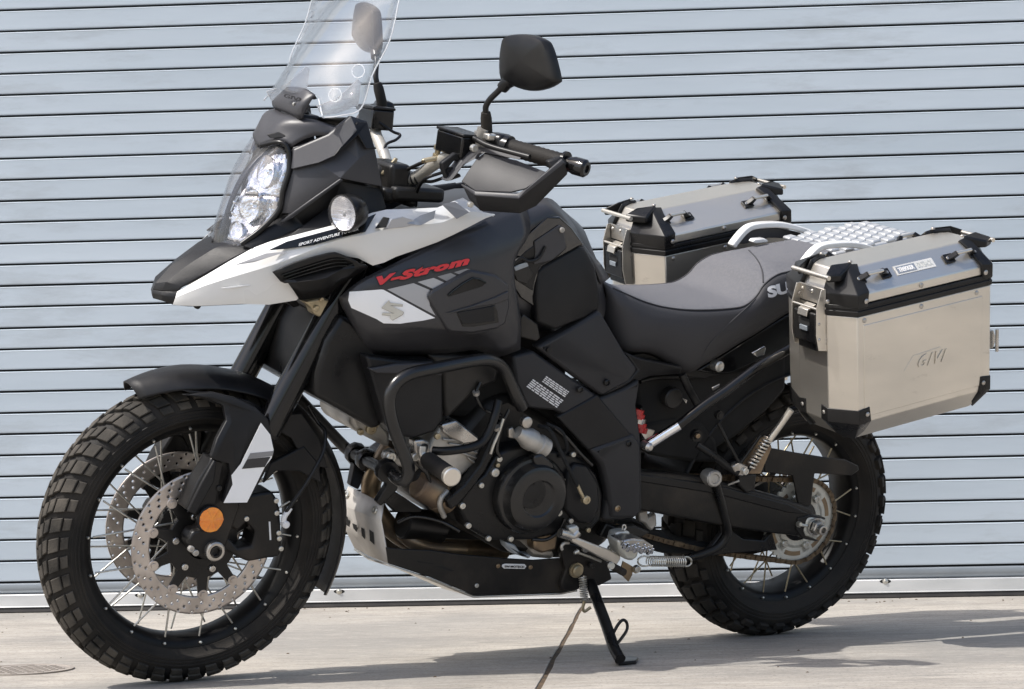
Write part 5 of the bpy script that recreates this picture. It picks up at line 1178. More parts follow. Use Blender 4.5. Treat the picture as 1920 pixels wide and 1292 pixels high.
plate("chain_guard", 'B4', [(745, 175), (800, 180), (905, 200), (1080, 228), (1190, 240), (1262, 275), (1265, 300), (1225, 328), (1022, 318), (1012, 400), (1002, 492), (968, 505), (930, 490), (915, 400), (900, 330), (745, 312)], .128, .006, 'dusty_black', sw_, bev=.0025)
plate("chain_guard_top", 'B4', [(560, 260), (745, 175), (760, 180), (745, 312), (640, 330), (560, 320)], .126, .02, 'satin_black', sw_, bev=.003)
# hugger fender, inner dark bulk, shock
patch("rear_hugger", 'F', [[Vector((.375 * math.cos(a) , y_, RR + .375 * math.sin(a))) for y_ in (-.09, -.05, 0, .05, .09)] for a in [R(15 + 10 * k) for k in range(10)]], 'plastic', sw_, 2, 2, .004)
plate("battery_tray", 'F', [(1190, 700), (1300, 700), (1400, 690), (1475, 640), (1475, 730), (1440, 770), (1380, 820), (1330, 850), (1240, 850), (1200, 800)], .085, .17, 'void_black', fm, bev=.01)
plate("linkage_block", 'B3', [(700, 430), (860, 400), (1000, 420), (1080, 520), (1100, 640), (960, 640), (820, 620), (720, 600)], .09, .16, 'void_black', fm, bev=.01)
tube("tray_edge", [P('F', 1200, 715, .10), P('F', 1230, 708, .10), P('F', 1300, 706, .10)], .006, 'satin_black', fm)
lathe("filler_knob", P('B3', 852, 302, .12), YA, [(-.02, 0), (-.02, .024), (0, .024), (.003, .021), (.003, .012), (.001, 0)], 'engine_black', fm, 28)
for i in range(5):
    c = P('B3', 655 + i * 5, 368 + i * 24, .128)
    lathe("shock_collar", c, (-.2, 0, 1), [(-.006, 0), (-.006, .017), (.006, .017), (.006, 0)], 'red_metal' if i != 2 else 'steel', fm, 18)
tube("shock_body", [P('B3', 650, 350, .11), P('B3', 690, 520, .11)], .016, 'satin_black', fm, 14, 1)
plate("linkage_tab", 'B3', [(672, 470), (700, 455), (755, 470), (740, 500), (700, 520)], .13, .01, 'steel', fm, bev=.002)
plate("exhaust_bracket", 'B3', [(900, 300), (925, 310), (918, 330)], .13, .004, 'steel', fm, bev=.001)
plate("rust_link", 'B3', [(670, 900), (715, 888), (720, 930), (760, 905), (765, 970), (735, 1000), (700, 960), (672, 950)], .12, .02, 'cast_alu', fm, bev=.004)
plate("link_arm", 'B3', [(520, 940), (660, 960), (780, 1000), (880, 1060), (1080, 1070), (1040, 1130), (800, 1120), (640, 1080), (520, 1040)], .09, .12, 'void_black', fm, bev=.008)
# centre stand
cs = empty("centre_stand", parent=bike)
lathe("stand_tread", P('B3', 1062, 722, .165), (.15, 1, .1), [(-.03, 0), (-.03, .020), (.004, .020), (.008, .017), (.008, .012), (.004, .010), (.004, 0)], 'cast_alu', cs, 12)
tube("stand_leg", [P('B3', 1075, 745, .15), P('B3', 1095, 820, .15), P('B3', 1120, 920, .145), P('B3', 1135, 1010, .14), P('B3', 1090, 1080, .135), P('B3', 1000, 1120, .13), P('B3', 905, 1145, .13)], .0100, 'satin_black', cs, 14)
plate("stand_gusset", 'B3', [(1080, 800), (1130, 870), (1165, 1000), (1220, 1040), (1330, 1050), (1370, 1000), (1400, 1100), (1250, 1110), (1140, 1120), (1000, 1140), (1060, 1070), (1105, 1010)], .125, .015, 'satin_black', cs, bev=.003)
plate("stand_crossplate", 'B3', [(1140, 960), (1200, 965), (1330, 980), (1400, 1020), (1380, 1100), (1250, 1130), (1120, 1110)], .06, .14, 'void_black', cs, bev=.005)
def spring(name, p0, p1, r, wr, turns, m, parent, n=8):
    d = (p1 - p0); L = d.length; d = d.normalized(); u = d.orthogonal().normalized(); v_ = d.cross(u); N = turns * 12
    tube(name, [p0 + d * L * k / N + (u * math.cos(2 * math.pi * k / 12) + v_ * math.sin(2 * math.pi * k / 12)) * r for k in range(N + 1)], wr, m, parent, 6, 1)
spring("stand_spring", P('B3', 722, 1158, .17), P('B3', 905, 1160, .17), .0115, .0016, 16, 'zinc', cs)
for s in (1, -1):
    tube("spring_hook", [P('B3', *p) for p in ((725, 1158 + 22 * s, .17), (690, 1158 + 26 * s, .17), (668, 1158 + 14 * s, .17), (662, 1158 + 2 * s, .17))], .0022, 'zinc', cs, 8)
    tube("spring_hook", [P('B3', *p) for p in ((900, 1160 + 22 * s, .17), (925, 1160 + 24 * s, .17), (942, 1160 + 12 * s, .17), (946, 1160 + 2 * s, .17))], .0022, 'zinc', cs, 8)
# footpeg and bracket
fp = empty("footpeg", parent=bike)
plate("peg_bracket", 'B6', [(690, 80), (760, 110), (900, 100), (1010, 150), (940, 190), (860, 170), (780, 180), (700, 200), (640, 180)], .15, .02, 'engine_black', fp, bev=.004)
patch_pts = [(770, 215, .17), (800, 300, .19), (850, 358, .22), (915, 335, .25)]
plate("peg_mount", 'B6', [(755, 160), (775, 148), (850, 138), (863, 150), (860, 182), (800, 190), (790, 240), (765, 250), (748, 200)], .19, .03, 'sprocket_alu', fp, bev=.004)
plate("peg_base", 'B6', [(772, 210), (830, 200), (900, 235), (925, 290), (920, 330), (880, 360), (830, 350), (795, 300)], .225, .05, 'sprocket_alu', fp, bev=.006)
plate("peg_rack", 'B6', [(800, 215), (880, 195), (960, 200), (1030, 245), (1042, 280), (1030, 300), (930, 300), (860, 270)], .235, .05, 'steel', fp, bev=.004)
for k in range(9):
    x, y = 815 + k * 25, 226 + k * 4 + (k % 2) * 12
    lathe("peg_tooth", P('B6', x, y, .237 - .004 * (k % 3)), (0, .5, 1), [(-.008, 0), (-.008, .0045), (.006, .0028), (.0075, 0)], 'chrome', fp, 8)
    lathe("peg_tooth", P('B6', x + 8, y + 22, .240), (0, .5, 1), [(-.008, 0), (-.008, .0045), (.006, .0028), (.0075, 0)], 'chrome', fp, 8)
tube("split_pin", [P('B6', 805, 130, .19), P('B6', 808, 100, .19), P('B6', 822, 95, .19), P('B6', 830, 112, .19), P('B6', 818, 135, .19)], .002, 'zinc', fp, 6)
plate("peg_guard", 'B6', [(815, 360), (885, 400), (878, 460), (852, 510), (812, 470), (798, 420)], .16, .006, 'exhaust_steel', fp, bev=.001)
bolt(P('B6', 912, 417, .165), .0085, 'zinc', fp); lathe("washer", P('B6', 905, 417, .16), YA, [(-.002, 0), (-.002, .010), (.002, .010), (.002, 0)], 'brass', fp, 18)
# gear lever
gl_ = empty("gear_lever", parent=bike)
tube("lever_pivot", [P('B6', 350, 152, .20), P('B6', 400, 165, .20), P('B6', 440, 180, .20), P('B6', 480, 145, .20)], .0105, 'steel', gl_, 12, 3)
plate("lever_head", 'B6', [(415, 118), (480, 100), (494, 118), (490, 160), (465, 178), (430, 150)], .205, .02, 'sprocket_alu', gl_, bev=.004)
plate("lever_arm", 'B6', [(436, 185), (452, 178), (600, 235), (720, 280), (792, 318), (794, 345), (762, 392), (700, 365), (560, 290), (440, 222)], .210, .012, 'brushed_alu', gl_, bev=.004)
lathe("lever_toe", P('B6', 725, 392, .215), YA, [(-.01, 0), (-.01, .0085), (.05, .0085), (.052, .006), (.052, 0)], 'rubber', gl_, 16)
lathe("toe_cap", P('B6', 725, 392, .268), YA, [(-.002, 0), (-.002, .0088), (.003, .0075), (.003, 0)], 'sprocket_alu', gl_, 16)
tube("link_rod", [P('B6', 470, 292, .19), P('B6', 560, 325, .19), P('B6', 650, 360, .19)], .0032, 'zinc', gl_, 8, 1)
lathe("rod_end", P('B6', 470, 292, .19), (1, 0, -.4), [(-.004, 0), (-.004, .007), (.006, .004), (.006, 0)], 'zinc', gl_, 12)
tube("wire_loop", [P('B6', 415, 225, .19), P('B6', 380, 228, .19), P('B6', 362, 250, .19), P('B6', 365, 275, .19)], .004, 'cast_alu', gl_, 8)
# side stand
ss = empty("side_stand", parent=bike)
plate("stand_bracket", 'B6', [(380, 215), (560, 260), (680, 300), (720, 440), (732, 492), (640, 540), (560, 545), (440, 580), (365, 570), (360, 520), (395, 420), (360, 300)], .150, .02, 'dusty_black', ss, bev=.004)
lathe("pivot_bolt", P('B6', 470, 425, .155), YA, [(-.004, 0), (-.004, .0175), (.002, .0175), (.002, .0135), (.008, .0135), (.010, .011), (.010, 0)], 'brass', ss, 22)
for x, y in ((535, 275), (582, 390), (720, 265)): bolt(P('B6', x, y, .16), .007, 'engine_black' if x == 582 else 'cast_alu', ss)
def foot(px, py):
    lo, hi = .1, .5
    for _ in range(40):
        mid = (lo + hi) / 2; z = (BM @ P('B6', px, py, mid)).z
        zl = (BM @ P('B6', px, py, lo)).z
        if z > 0.012: hi = mid if (BM @ P('B6', px, py, hi)).z < z else hi; lo = lo if hi == mid else mid
        else:
            if (BM @ P('B6', px, py, lo)).z > .012: hi = mid
            else: lo = mid
    return (lo + hi) / 2
best = min((abs((BM @ P('B6', 800, 1088, y_ / 500)).z - .013), y_ / 500) for y_ in range(50, 250))[1]
pA, pB = P('B6', 575, 520, .165), P('B6', 790, 1075, best)
q = [pA, pA.lerp(pB, .3), pA.lerp(pB, .6), pA.lerp(pB, .86), pB]
q[3] = P('B6', 742, 985, .165 + (best - .165) * .84); q[2] = P('B6', 690, 830, .165 + (best - .165) * .58); q[1] = P('B6', 630, 670, .165 + (best - .165) * .3)
tube("stand_leg", q, .0125, 'satin_black', ss, 14, 4)
ft = [G(px, py, 0) for px, py in ((1153, 1244), (1172, 1236), (1197, 1239), (1193, 1246), (1160, 1249))]
V = [BI @ Vector((p.x, p.y, z)) for z in (.001, .009) for p in ft]
link("stand_foot", mesh("stand_foot", V, [[0, 1, 2, 3, 4], [5, 6, 7, 8, 9]] + [[i, (i + 1) % 5, 5 + (i + 1) % 5, 5 + i] for i in range(5)]), 'satin_black', ss, bev=.002)
k_ = lambda x, y, t: P('B6', x, y, .165 + (best - .165) * t)
tube("stand_tang", [k_(738, 885, .68), k_(775, 820, .68), k_(810, 788, .68), k_(838, 810, .68), k_(838, 860, .70), k_(800, 920, .78), k_(760, 968, .84)], .0036, 'satin_black', ss, 8, 5)
spring("return_spring", P('B6', 515, 470, .172), P('B6', 528, 650, .19), .0085, .0015, 11, 'zinc', ss)
tube("spring_hook", [P('B6', 528, 650, .19), P('B6', 518, 700, .19), P('B6', 530, 725, .192), P('B6', 575, 695, .195)], .0035, 'brass', ss, 8)
mat('rack_white', (.44, .45, .46), .38, metal=.4, col2=(.42, .43, .44), nscale=20, rvar=.08)
# ------------------------------------------------------------------ luggage rack, tail
rk = empty("luggage_rack", parent=bike)
T_ = lambda fr, L: [P(fr, *p) for p in L]
tube("rack_tube", T_('B3', [(735, 535, .175), (800, 492, .185), (880, 440, .20), (950, 385, .21), (1030, 325, .215), (1120, 265, .22), (1200, 205, .222), (1290, 140, .224), (1400, 75, .224), (1500, 20, .22)]), .0115, 'gloss_black', rk, 14, 3, mirror=True)
tube("tube_sleeve", T_('B3', [(722, 542, .174), (800, 492, .186), (880, 442, .2005)]), .0122, 'chrome', rk, 14, 3, mirror=True)
lathe("sleeve_bolt", P('B3', 718, 556, .185), YA, [(-.02, 0), (-.02, .0105), (.004, .0105), (.010, .006), (.011, 0)], 'steel', rk, 18, mirror=True)
tube("support_strut", T_('B3', [(895, 175, .15), (935, 260, .155), (982, 342, .16)]), .0095, 'satin_black', rk, 10, 1, mirror=True)
tube("stay_rod", T_('B3', [(1085, 430, .17), (1140, 540, .18), (1200, 645, .19)]), .004, 'satin_black', rk, 10, 1)
tube("stay_bar", T_('B3', [(975, 545, .15), (1060, 600, .17), (1130, 655, .18), (1190, 695, .19)]), .0085, 'satin_black', rk, 12, 2)
lathe("stay_eye", P('B3', 975, 498, .15), YA, [(-.01, 0), (-.01, .014), (.002, .014), (.002, .009), (.007, .009), (.008, 0)], 'satin_black', rk, 20)
bolt(P('B3', 978, 498, .158), .006, 'exhaust_steel', rk)
lathe("stay_eye", P('B3', 1095, 390, .15), YA, [(-.01, 0), (-.01, .010), (.002, .010), (.002, .006), (.004, .006), (.004, 0)], 'satin_black', rk, 20)
tube("stay_rod", T_('B3', [(1205, 640, .19), (1260, 565, .195), (1310, 495, .20)]), .004, 'satin_black', rk, 10, 1)
tube("gas_strut", T_('B3', [(1355, 520, .205), (1410, 445, .215), (1470, 360, .23)]), .0080, 'brushed_alu', rk, 14, 1)
tube("strut_lower", T_('B3', [(1235, 690, .19), (1290, 620, .20), (1360, 520, .205)]), .0055, 'satin_black', rk, 10, 1)
spring("strut_spring", P('B3', 1255, 660, .20), P('B3', 1350, 510, .208), .0098, .0026, 9, 'brushed_alu', rk)
plate("strut_cover", 'B3', [(1210, 640), (1300, 510), (1350, 505), (1370, 560), (1310, 700), (1240, 700)], .185, .01, 'exhaust_steel', rk, bev=.002)
plate("foot_clamp", 'B3', [(1160, 660), (1200, 640), (1245, 655), (1250, 690), (1215, 712), (1180, 705)], .195, .015, 'steel', rk, bev=.003)
bolt(P('B3', 1228, 685, .198), .0085, 'zinc', rk)
plate("clamp_tail", 'B3', [(1200, 705), (1290, 700), (1280, 790), (1235, 800), (1195, 760)], .15, .02, 'engine_black', rk, bev=.004)
tube("stay_rod", T_('B3', [(1140, 755, .15), (1195, 735, .17)]), .003, 'zinc', rk, 8, 1)
tl = empty("tail", parent=bike)
plate("tail_panel", 'B1', [(838, 1278), (1000, 1178), (1220, 1040), (1415, 920), (1600, 808), (1800, 700), (1850, 760), (1700, 900), (1500, 1040), (1410, 1130), (1260, 1200), (1060, 1292), (960, 1300)], .115, .02, 'gloss_black', tl, bev=.004, mirror=True)
plate("subframe_rail", 'B3', [(620, 75), (700, 60), (860, 110), (905, 150), (1000, 140), (1250, 60), (1480, -80), (1480, -20), (1250, 120), (1020, 200), (900, 185), (700, 100)], .11, .02, 'satin_black', tl, bev=.003, mirror=True)
lathe("seat_bolt", P('B3', 1092, 133, .135), YA, [(-.02, 0), (-.02, .0125), (.002, .0125), (.005, .009), (.003, .005), (.002, 0)], 'zinc', tl, 18)
plate("silver_tab", 'B3', [(1265, 62), (1330, 25), (1338, 38), (1330, 70), (1290, 82)], .18, .006, 'chrome', tl, bev=.001)
plate("silver_tab", 'B3', [(1055, 245), (1095, 225), (1092, 240), (1060, 262)], .205, .004, 'steel', tl, bev=.001)
plate("number_plate_bracket", 'B3', [(1330, 130), (1400, 90), (1455, 60), (1452, 205), (1375, 215), (1350, 165)], .02, .006, 'brushed_alu', tl, bev=.001)
plate("tail_underside", 'F', [(1300, 690), (1480, 600), (1700, 470), (1760, 500), (1640, 640), (1500, 700), (1400, 740)], .08, .16, 'void_black', tl, bev=.01)
# grab rail and ribbed rack plate
rail = [(1060, 480, -.135), (1085, 445, -.135), (1140, 382, -.135), (1200, 352, -.135), (1330, 342, -.135), (1420, 352, -.135), (1520, 382, -.13), (1600, 415, -.12), (1700, 445, -.11)]
rp_ = T_('B1', rail)
def bandtube(name, ps, w_, h_, m, parent, f=lambda v: v):
    q = spline([f(p) for p in ps], 4); V = []; F = []
    for i, c in enumerate(q):
        t = (q[min(i + 1, len(q) - 1)] - q[max(i - 1, 0)]).normalized(); u = Vector((0, 1, 0)); v_ = t.cross(u).normalized()
        for a, b in ((1, 1), (1, -1), (-1, -1), (-1, 1)): V.append(c + u * w_ * a + v_ * h_ * b)
    for i in range(len(q) - 1):
        for k in range(4): F.append([i * 4 + k, i * 4 + (k + 1) % 4, i * 4 + 4 + (k + 1) % 4, i * 4 + 4 + k])
    F += [[0, 1, 2, 3], [len(V) - 4 + k for k in range(4)]]
    return link(name, mesh(name, V, F), m, parent, bev=.003)
bandtube("grab_rail", rp_, .012, .007, 'white_paint', tl); bandtube("grab_rail", rp_, .012, .007, 'white_paint', tl, MI)
plate("rail_bridge", 'B1', [(1195, 455), (1210, 438), (1270, 432), (1295, 445), (1290, 458), (1220, 465)], -.06, .02, 'white_paint', tl, bev=.004)
plate("rail_inner", 'B1', [(1105, 465), (1150, 400), (1210, 372), (1330, 360), (1500, 395), (1540, 440), (1300, 430), (1140, 470)], -.140, .02, 'grey_plastic', tl, bev=.003)
c0 = P('B2', 560, 140, 0); zr = c0.z
rx = [P('B2', 400, 160, -.10).x, P('B2', 700, 130, .0).x]
xf, xb = .02, -.22
boxm("rack_plate", ((xf + xb) / 2, 0, zr + .0), xf - xb, .20, .010, 'rack_white', tl, bev=.004, rot=Matrix.Rotation(.20, 3, 'Y'))
for k in range(8):
    xx = xf - .012 - k * (xf - xb - .024) / 7
    for q in range(6):
        yq = (q - 2.5) * .032 + (.008 if k % 2 else -.008)
        boxm("rack_stud", (xx, yq, zr + .007 - (xx - (xf + xb) / 2) * .20), .027, .028, .009, 'rack_white', tl, bev=.004, rot=Matrix.Rotation(.20, 3, 'Y'))

# ------------------------------------------------------------------ panniers
TA = R(12.0)
UR = Vector((-math.cos(TA), 0, math.sin(TA))); UW = Vector((math.sin(TA), 0, math.cos(TA)))
F0 = Vector((.243, 0, .655))
def pannier(sg, label):
    root = empty("pannier", BM); root['label'] = label; root['category'] = "pannier"; root['group'] = "aluminium panniers hung on the motorcycle"
    YC = .379
    def Q(l, y, h): v = F0 + UR * l + UW * h; v.y = sg * y; return v
    def ms(name, V, F, m, bev=0, auto=20, parent=root): return link(name, mesh(name, V, F), m, parent, bev=bev, auto=auto)
    def prism(name, loops, m, bev=.002, cap=(True, True), parent=root):
        n = len(loops[0]); V = [p for L in loops for p in L]; F = []
        for i in range(len(loops) - 1):
            for k in range(n): F.append([i * n + k, i * n + (k + 1) % n, (i + 1) * n + (k + 1) % n, (i + 1) * n + k])
        if cap[0]: F.append(list(range(n)))
        if cap[1]: F.append([(len(loops) - 1) * n + k for k in range(n)])
        return ms(name, V, F, m, bev, parent=parent)
    L0, LN = 0.0, .452
    yi, yo = .243, .485; ci = .082; c_ = .06; cl_ = .036
    def oct_(h, g=0, dl=0): 
        return [Q(L0 - g + dl, yi + ci - g * .4, h), Q(L0 - g + dl, yo - c_ + g * .4, h), Q(L0 + cl_ - g * .4 + dl, yo + g, h), Q(LN - cl_ + g * .4, yo + g, h), Q(LN + g, yo - c_ + g * .4, h), Q(LN + g, yi + ci - g * .4, h), Q(LN - cl_ + g * .4, yi - g, h), Q(L0 + cl_ - g * .4 + dl, yi - g, h)]
    lowl = [Q(.045, yi + .045, -.046), Q(.045, yo - .065, -.046), Q(.055, yo - .035, -.046), Q(LN - .065, yo - .035, -.046), Q(LN - .05, yo - .065, -.046), Q(LN - .05, yi + .045, -.046), Q(LN - .065, yi + .02, -.046), Q(.055, yi + .02, -.046)]
    body = prism("body", [lowl, oct_(0), oct_(.243)], 'brushed_alu', bev=.0025)
    prism("gasket", [oct_(.2435, .003), oct_(.255, .004), oct_(.2555, .001), oct_(.2595, .001), oct_(.260, .004), oct_(.268, .003)], 'satin_black', bev=.001)
    # lid
    def lidloop(h, i, f):
        return [Q(L0 + f, yi + ci + i * .3, h), Q(L0 + f, yo - c_ - i * .3, h), Q(L0 + cl_ + f * .8, yo - i, h), Q(LN - cl_ - f * .8, yo - i, h), Q(LN - f, yo - c_ - i * .3, h), Q(LN - f, yi + ci + i * .3, h), Q(LN - cl_ - f * .8, yi + i * 1.5, h), Q(L0 + cl_ + f * .8, yi + i * 1.5, h)]
    lid = prism("lid", [lidloop(.2685, .001, .001), lidloop(.290, .001, .003), lidloop(.338, .054, .032)], 'brushed_alu', bev=.003)
    # embossed panel and rivets on the outer face
    def facepanel(y, h0, h1, l0, l1, th, m, nm, bev=.0015, parent=body):
        s = 1 if y > YC else -1
        V = [Q(l, yy, h) for yy in (y - s * .004, y + s * th) for l, h in ((l0, h0), (l1, h0), (l1, h1), (l0, h1))]
        return ms(nm, V, [[0, 1, 2, 3], [4, 5, 6, 7], [0, 1, 5, 4], [1, 2, 6, 5], [2, 3, 7, 6], [3, 0, 4, 7]], m, bev, parent=parent)
    facepanel(yo, .012, .222, .052, LN - .060, .0012, 'brushed_alu', "side_panel_emboss")
    def rivet(l, y, h, m='steel', r=.0055, ax=None, par=body):
        p = Q(l, y, h); V, F = lathe_vf((0, 0, 0), ax or Vector((0, sg, 0)), [(-.002, 0), (-.002, r), (.001, r), (.0025, r * .6), (.003, 0)], 12)
        ms("rivet", [p + v for v in V], F, m, parent=par)
    for l, h in ((.055, .232), (.215, .232), (.375, .232), (.215, .280)): rivet(l, yo, h)
    for l, h in ((.06, .232), (.215, .232), (.215, .280)): rivet(l, yi - .0005, h, ax=Vector((0, -sg, 0)))
    # black lid corners
    def corner(l_front, y_out, parent=lid):
        """moulded corner: l_front True at the front end, y_out True on the outer side"""
        fl = (lambda l: l) if l_front else (lambda l: LN - l)
        fy = (lambda i: yo - i) if y_out else (lambda i: yi + i * (1.4 if .03 < i < .08 else 1))
        cc = c_ if y_out else ci
        g = .005
        A = [Q(fl(-g), fy(cc + .005), .262), Q(fl(cl_ - .002), fy(-g), .262), Q(fl(.062), fy(-g), .262),
             Q(fl(-g), fy(cc + .008), .292), Q(fl(cl_ - .002), fy(-g), .292), Q(fl(.066), fy(-g), .296),
             Q(fl(.010), fy(cc + .012), .322), Q(fl(.050), fy(.044), .336), Q(fl(.074), fy(.038), .332),
             Q(fl(.026), fy(cc + .014), .347), Q(fl(.060), fy(.056), .347), Q(fl(.082), fy(.054), .344)]
        F = [[0, 1, 4, 3], [1, 2, 5, 4], [3, 4, 7, 6], [4, 5, 8, 7], [6, 7, 10, 9], [7, 8, 11, 10]]
        me = mesh("lid_corner", A, F); o = link("lid_corner", me, 'satin_black', parent, bev=.002, solid=.009, offset=-1, auto=15)
        # buttress that carries the end bar
        B0 = [Q(fl(-.010), fy(cc - .012), .318), Q(fl(.018), fy(.034), .318), Q(fl(.018), fy(.034), .334), Q(fl(-.012), fy(cc - .010), .336)]
        B1 = [Q(fl(.030), fy(cc + .006), .318), Q(fl(.062), fy(.050), .322), Q(fl(.070), fy(.056), .351), Q(fl(.020), fy(cc + .010), .351)]
        prism("corner_horn", [B0, B1], 'satin_black', bev=.004, parent=parent)
        for l, i, h, in ((-g - .001, cc - .012, .276),): rivet(fl(l), fy(i), h, 'steel', .005, ax=Vector((0, sg, 0)) if y_out else Vector((0, -sg, 0)), par=parent)
        rivet(fl(.056), fy(-g - .001), .276, 'steel', .0058, ax=Vector((0, sg if y_out else -sg, 0)), par=parent)
        rivet(fl(.066), fy(.060), .350, 'steel', .005, ax=UW, par=parent)
    for a in (True, False):
        for b in (True, False): corner(a, b)
    for fl in ((lambda l: l), (lambda l: LN - l)):
        tube("end_bar", [Q(fl(-.008), yi + ci - .006, .330), Q(fl(-.008), YC, .330), Q(fl(-.008), yo - c_ + .02, .330)], .0052, 'brushed_alu', lid, 14, 1)
    # tie-down rings on both slopes of the lid
    for out in (True, False):
        for l0 in (.083, .335):
            fy = (lambda i: yo - i) if out else (lambda i: yi + i * 1.5)
            nrm = (Vector((0, sg if out else -sg, 0)) * (.05 if out else .048) + UW * (.054 if out else .08)).normalized()
            p0, p1 = Q(l0 - .018, fy(.028), .3155), Q(l0 + .052, fy(.028), .3155); ex = (p1 - p0).normalized(); ey = nrm.cross(ex)
            for c, s in ((p0, 1), (p1, -1)):
                V = [c + ex * a + ey * b + nrm * t for t in (.0, .004) for a, b in ((-.014, -.012), (.014, -.012), (.014, .012), (-.014, .012))]
                ms("ring_foot", V, [[0, 1, 2, 3], [4, 5, 6, 7], [0, 1, 5, 4], [1, 2, 6, 5], [2, 3, 7, 6], [3, 0, 4, 7]], 'satin_black', .002, parent=lid)
                V = [c + ex * s * a + nrm * t + ey * b for b in (-.006, .006) for a, t in ((-.008, .004), (.013, .004), (.020, .016), (.012, .020), (.004, .012))]
                ms("ring_post", V, [[0, 1, 2, 3, 4], [5, 6, 7, 8, 9]] + [[i, (i + 1) % 5, 5 + (i + 1) % 5, 5 + i] for i in range(5)], 'satin_black', .0015, parent=lid)
                V, F = lathe_vf((0, 0, 0), nrm, [(0, 0), (0, .0052), (.0025, .004), (.003, 0)], 12); ms("rivet", [c + ex * -s * .003 + nrm * .004 + v for v in V], F, 'steel', parent=lid)
            a, b = p0 + nrm * .017 + ex * .014, p1 + nrm * .017 - ex * .014
            tube("ring_bar", [a, b], .0042, 'brushed_alu', lid, 12, 1)
    # lower corner guards
    for fl in ((lambda l: l), (lambda l: LN - l)):
        for fy, o_, cc in (((lambda i: yo - i), 1, c_), ((lambda i: yi + i), -1, ci)):
            g = .003
            A = [Q(fl(-g), fy(cc + .022), .034), Q(fl(-g), fy(cc - .0), .030), Q(fl(cl_), fy(-g), .030), Q(fl(cl_ + .030), fy(-g), .034),
                 Q(fl(-g), fy(cc + .022), .001), Q(fl(-g), fy(cc), -.002), Q(fl(cl_), fy(-g), -.002), Q(fl(cl_ + .034), fy(-g), .0),
                 Q(fl(.030), fy(cc + .015), -.036), Q(fl(.042), fy(.062), -.049), Q(fl(.054), fy(.036), -.049), Q(fl(.070), fy(.022), -.030)]
            F = [[0, 1, 5, 4], [1, 2, 6, 5], [2, 3, 7, 6], [4, 5, 9, 8], [5, 6, 10, 9], [6, 7, 11, 10]]
            link("foot_corner", mesh("foot_corner", A, F), 'satin_black', body, bev=.0015, solid=.006, offset=-1, auto=15)
            rivet(fl(cl_ + .022), fy(-g - .001), .018, 'steel', .0052, ax=Vector((0, sg * o_, 0)))
            rivet(fl(-g), fy(cc + .012), .018, 'steel', .005, ax=-UR if fl(0) == 0 else UR)
    # front latch
    lt = .0
    def fbox(nm, y0, y1, h0, h1, d0, d1, m, bev=.0015, parent=body):
        V = [Q(-d, y, h) for d in (d0, d1) for y, h in ((y0, h0), (y1, h0), (y1, h1), (y0, h1))]
        return ms(nm, V, [[0, 1, 2, 3], [4, 5, 6, 7], [0, 1, 5, 4], [1, 2, 6, 5], [2, 3, 7, 6], [3, 0, 4, 7]], m, bev, parent=parent)
    fbox("latch_plate", .334, .424, .175, .300, -.001, .0035, 'steel')
    for y in (.336, .422):
        V = [Q(-d, y + e, h) for e in (-.0012, .0012) for d, h in ((0, .300), (.012, .300), (.026, .262), (.028, .200), (.022, .165), (0, .160))]
        ms("latch_cheek", V, [list(range(6)), list(range(6, 12))] + [[i, (i + 1) % 6, 6 + (i + 1) % 6, 6 + i] for i in range(6)], 'brushed_alu', .0006, parent=body)
    fbox("latch_flap", .340, .418, .178, .248, .004, .026, 'satin_black', .004)
    fbox("latch_toe", .346, .412, .160, .178, .004, .018, 'satin_black', .003)
    fbox("latch_pull", .366, .392, .205, .216, .026, .030, 'rail_grey', .001)
    fbox("lock_recess", .360, .398, .216, .232, .024, .0268, 'void_black', .001)
    V = [Q(-d, y, h) for y in (.364, .396) for d, h in ((.006, .262), (.030, .254), (.034, .240), (.031, .238), (.027, .250), (.006, .258))]
    ms("latch_hook", V, [list(range(6)), list(range(6, 12))] + [[i, (i + 1) % 6, 6 + (i + 1) % 6, 6 + i] for i in range(6)], 'brushed_alu', .0008, parent=body)
    tube("latch_pin", [Q(-.022, .334, .258), Q(-.022, .424, .258)], .003, 'brushed_alu', body, 10, 1)
    for y, h in ((.346, .288), (.412, .288), (.379, .288)): rivet(-.0035, y, h, 'steel', .0045, ax=-UR)
    for y, h in ((.422, .225), (.422, .190)): rivet(-.02, y + .001, h, 'steel', .0035)
    # rear hinge bracket
    V = [Q(LN + a, y, h) for y in (yo - .09, yo - .05) for a, h in ((0, .115), (.020, .115), (.026, .100), (.026, .085), (.020, .072), (0, .072))]
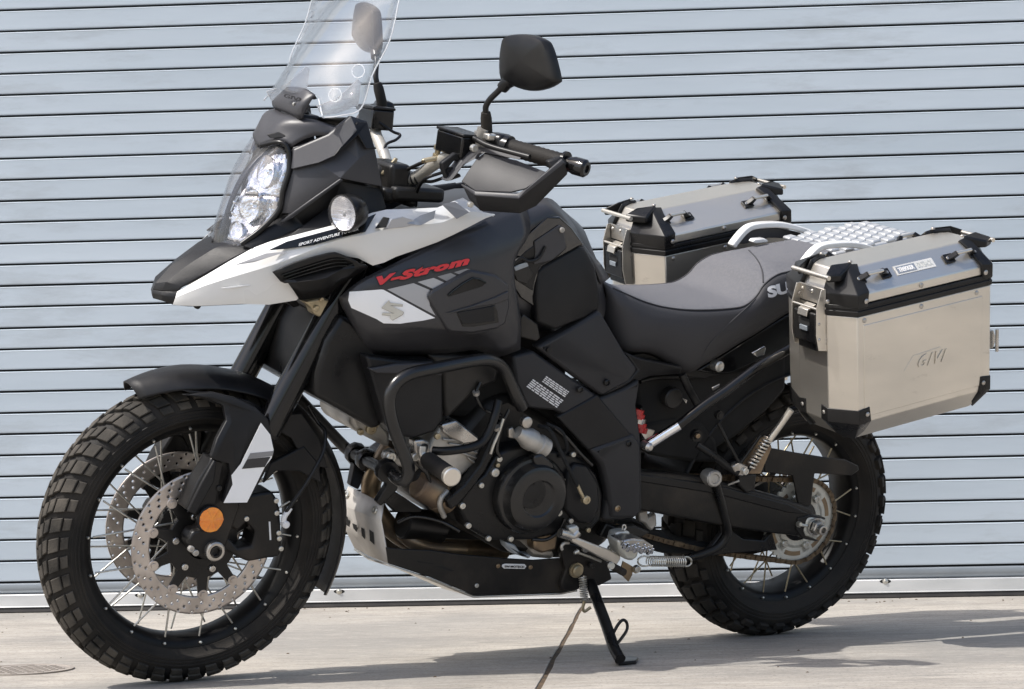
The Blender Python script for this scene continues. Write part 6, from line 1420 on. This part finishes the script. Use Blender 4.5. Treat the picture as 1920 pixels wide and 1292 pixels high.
    ms("rear_bracket", V, [list(range(6)), list(range(6, 12))] + [[i, (i + 1) % 6, 6 + (i + 1) % 6, 6 + i] for i in range(6)], 'steel', .001, parent=body)
    tube("bracket_pin", [Q(LN + .022, yo - .10, .112), Q(LN + .022, yo - .10, .070)], .004, 'steel', body, 8, 1)
    tube("bracket_pin", [Q(LN + .022, yo - .04, .118), Q(LN + .022, yo - .04, .066)], .004, 'steel', body, 8, 1)
    for h in (.05, .13, .19): rivet(LN - .002, yo - c_ - .004, h, 'steel', .004, ax=UR)
    # marks
    if sg > 0:
        def onface(l, h, y=yo + .0012): return Q(l, y, h)
        e0 = .170
        text("emboss_lettering", "GIVI", onface(e0 + .028, .093), onface(e0 + .104, .093), onface(e0 + .042, .121), 'brushed_alu', body, ext=.0016, off=.0006, bold=.01, spacing=1.25)
        tube("emboss_line", [onface(e0 - .006, .094), onface(e0 + .020, .124), onface(e0 + .098, .1285)], .0011, 'brushed_alu', body, 6, 1)
        def onslope(l, t): return Q(l, yo - .001 - .053 * t, .290 + .048 * t)
        def sticker(nm, l0, l1, t0, t1, m, off): 
            flat(nm, [onslope(l0, t0), onslope(l1, t0), onslope(l1, t1), onslope(l0, t1)], m, lid, off=off)
        sticker("sticker", .165, .275, .36, .70, 'decal_silver', .0006)
        sticker("sticker", .169, .222, .41, .65, 'brushed_alu', .0014)
        text("lettering", "TREKKER", onslope(.174, .45), onslope(.217, .45), onslope(.174, .60), 'white_print', lid, ext=.0004, off=.0022, bold=.03)
        text("lettering", "OUTBACK", onslope(.227, .44), onslope(.270, .44), onslope(.227, .64), 'sprocket_alu', lid, ext=.0004, off=.0014, bold=.04)
    return root
pannier(1, "aluminium pannier on the near side, with a white sticker, above the rear wheel")
pannier(-1, "aluminium pannier on the far side of the motorcycle, half hidden behind the seat")
# hooks joining the panniers to the rack
tube("rack_tube", [Vector((.20, .224, .80)), Vector((.10, .226, .83)), Vector((-.10, .226, .875)), Vector((-.18, .224, .86)), Vector((-.17, .20, .74)), Vector((.02, .20, .66)), Vector((.17, .20, .62))], .009, 'satin_black', rk, 12, 3, mirror=True)
